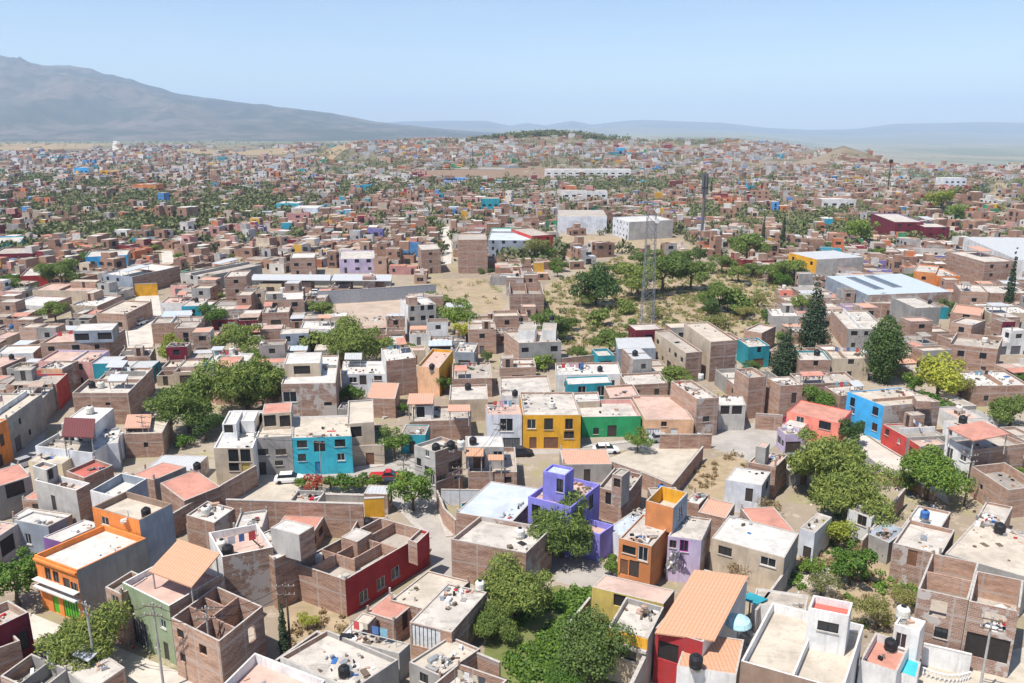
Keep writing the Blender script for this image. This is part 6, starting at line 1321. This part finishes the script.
m, nt, b = new_mat('mountain_scrub')
c = mixc(nt, rampf(nt, nz(nt, .0012, 8, .65), .42, .6), (.045, .055, .05), (.125, .105, .09)); c = mixc(nt, rampf(nt, nz(nt, .006, 6, .7), .45, .65), c, (.035, .045, .035))
nt.links.new(c, b.inputs['Base Color']); b.inputs['Roughness'].default_value = 1; MATS['mountain_scrub'] = m
def prof(T, px):
    for (a, b_), (c_, d) in zip(T, T[1:]):
        if px <= c_: return b_ + (d - b_) * (px - a) / (c_ - a)
    return T[-1][1]
def range_(name, T, y0, yc, y1, x0, x1, rough, nx, base, sd):
    V, Fc = [], []; ny = 76
    for j in range(ny + 1):
        y = y0 + (y1 - y0) * j / ny
        for k in range(nx + 1):
            px = x0 + (x1 - x0) * k / nx; a = (px - 512) / F / cp * 1.0
            py = prof(T, px); d = ray(px, py); H_ = CAM_H + d.z / d.y * yc
            a = d.x / d.y
            w = ss(y0, yc, y) ** 1.15 if y < yc else 1 - .6 * ss(yc, y1, y)
            x = a * y
            v3 = Vector((x / 900, y / 1300, sd)); n1 = 1 - abs(mnoise.noise(v3)) * 2; n2 = 1 - abs(mnoise.noise(v3 * 2.7)) * 2; n3 = mnoise.noise(v3 * 7) + (1 - abs(mnoise.noise(v3 * 5)) * 2) * .8
            z = base + (H_ - base) * w + rough * (H_ - base + 60) * w * (1 - w * .97) * (n1 * .75 + n2 * .5 + n3 * .3)
            V.append((x, y, z))
    for j in range(ny):
        for k in range(nx):
            i = j * (nx + 1) + k; Fc.append((i, i + 1, i + nx + 2, i + nx + 1))
    me = bpy.data.meshes.new(name); me.from_pydata(V, [], Fc); me.polygons.foreach_set('use_smooth', [True] * len(Fc)); me.materials.append(M['mountain_scrub'])
    o = bpy.data.objects.new(name, me); COL.objects.link(o); o['kind'] = 'structure'
    if name == 'hills': me.materials.clear(); me.materials.append(roofing('hill_scrub', (.17, .165, .12), .3))
T1 = [(-260, 70), (-80, 64), (0, 60), (18, 63), (40, 69), (70, 70), (100, 77), (130, 84), (160, 92), (185, 98), (220, 102), (260, 107), (300, 111), (340, 116), (375, 122), (410, 126), (450, 130), (520, 136), (600, 140)]
T2 = [(340, 126), (406, 121.5), (445, 121), (486, 121), (510, 126), (526, 123), (546, 125.5), (572, 121), (592, 125), (615, 122), (640, 120), (680, 121.5), (724, 123), (767, 128), (814, 130), (855, 129), (895, 124), (949, 123), (982, 122), (1024, 123), (1300, 118)]
T3 = [(300, 128), (420, 127), (520, 129), (640, 127), (720, 130), (790, 134), (860, 136), (930, 131), (1000, 134), (1300, 130)]
range_('mountains', T1, 4600, 9500, 13000, -260, 600, .6, 300, -32, 3)
range_('hills', T3, 9000, 14500, 17000, 300, 1300, .3, 150, -124, 9)
range_('mountains', T2, 12500, 20000, 24500, 330, 1300, .4, 260, -124, 6)

hz = bpy.data.meshes.new('haze'); X0, X1, Y0, Y1, Z0, Z1 = -46000, 46000, -150, 26500, -134, 950
hv = [(x, y, z) for z in (Z0, Z1) for x, y in ((X0, Y0), (X1, Y0), (X1, Y1), (X0, Y1))]
hz.from_pydata(hv, [], [(3, 2, 1, 0), (4, 5, 6, 7), (0, 1, 5, 4), (1, 2, 6, 5), (2, 3, 7, 6), (3, 0, 4, 7)])
m = bpy.data.materials.new('haze'); m.use_nodes = True; nt = m.node_tree; nt.nodes.clear(); ou = nt.nodes.new('ShaderNodeOutputMaterial'); pv = nt.nodes.new('ShaderNodeVolumePrincipled')
pv.inputs['Color'].default_value = (.60, .77, 1, 1); pv.inputs['Density'].default_value = 8.4e-5; pv.inputs['Anisotropy'].default_value = .0
nt.links.new(pv.outputs[0], ou.inputs['Volume']); hz.materials.append(m)
ho = bpy.data.objects.new('haze', hz); COL.objects.link(ho); ho['kind'] = 'stuff'; ho['label'] = 'thin blue haze over the valley'

SUN_EL, SUN_AZ = R(64), (-.76, -.65)     # towards the sun: from the left, a little behind the camera
sd = Vector((SUN_AZ[0] * math.cos(SUN_EL), SUN_AZ[1] * math.cos(SUN_EL), math.sin(SUN_EL))).normalized()
sl = bpy.data.lights.new('sun', 'SUN'); sl.energy = 5.0; sl.angle = R(.55); sl.color = (1, .94, .85)
so = bpy.data.objects.new('sun', sl); COL.objects.link(so); so.rotation_euler = sd.to_track_quat('Z', 'Y').to_euler(); so.location = (0, 0, 300)
w = bpy.data.worlds.new('World'); S.world = w; w.use_nodes = True; nt = w.node_tree; bg = nt.nodes['Background']
sk = nt.nodes.new('ShaderNodeTexSky'); sk.sky_type = 'NISHITA'; sk.sun_disc = False; sk.sun_elevation = SUN_EL; sk.sun_rotation = math.atan2(sd.x, sd.y); sk.altitude = 1900; sk.air_density = 1.; sk.dust_density = 1.8; sk.ozone_density = 1.2
tc = N(nt, 'ShaderNodeTexCoord').outputs['Generated']; cl = nz(nt, 2.2, 6, .62, tc, (1, 1, 5)); nt.links.new(mixc(nt, rampf(nt, cl, .5, .8, 0, .22), sk.outputs[0], (5.2, 5.6, 6.)), bg.inputs[0]); bg.inputs[1].default_value = .118
vs = S.view_settings; vs.view_transform = 'Standard'; vs.look = 'None'; vs.exposure = .46; vs.gamma = 1; vs.use_curve_mapping = False
cy = S.cycles; cy.use_denoising = True; cy.max_bounces = 6; cy.diffuse_bounces = 3; cy.glossy_bounces = 2; cy.transmission_bounces = 3; cy.volume_bounces = 3; cy.transparent_max_bounces = 6; cy.use_adaptive_sampling = True; cy.adaptive_threshold = .015
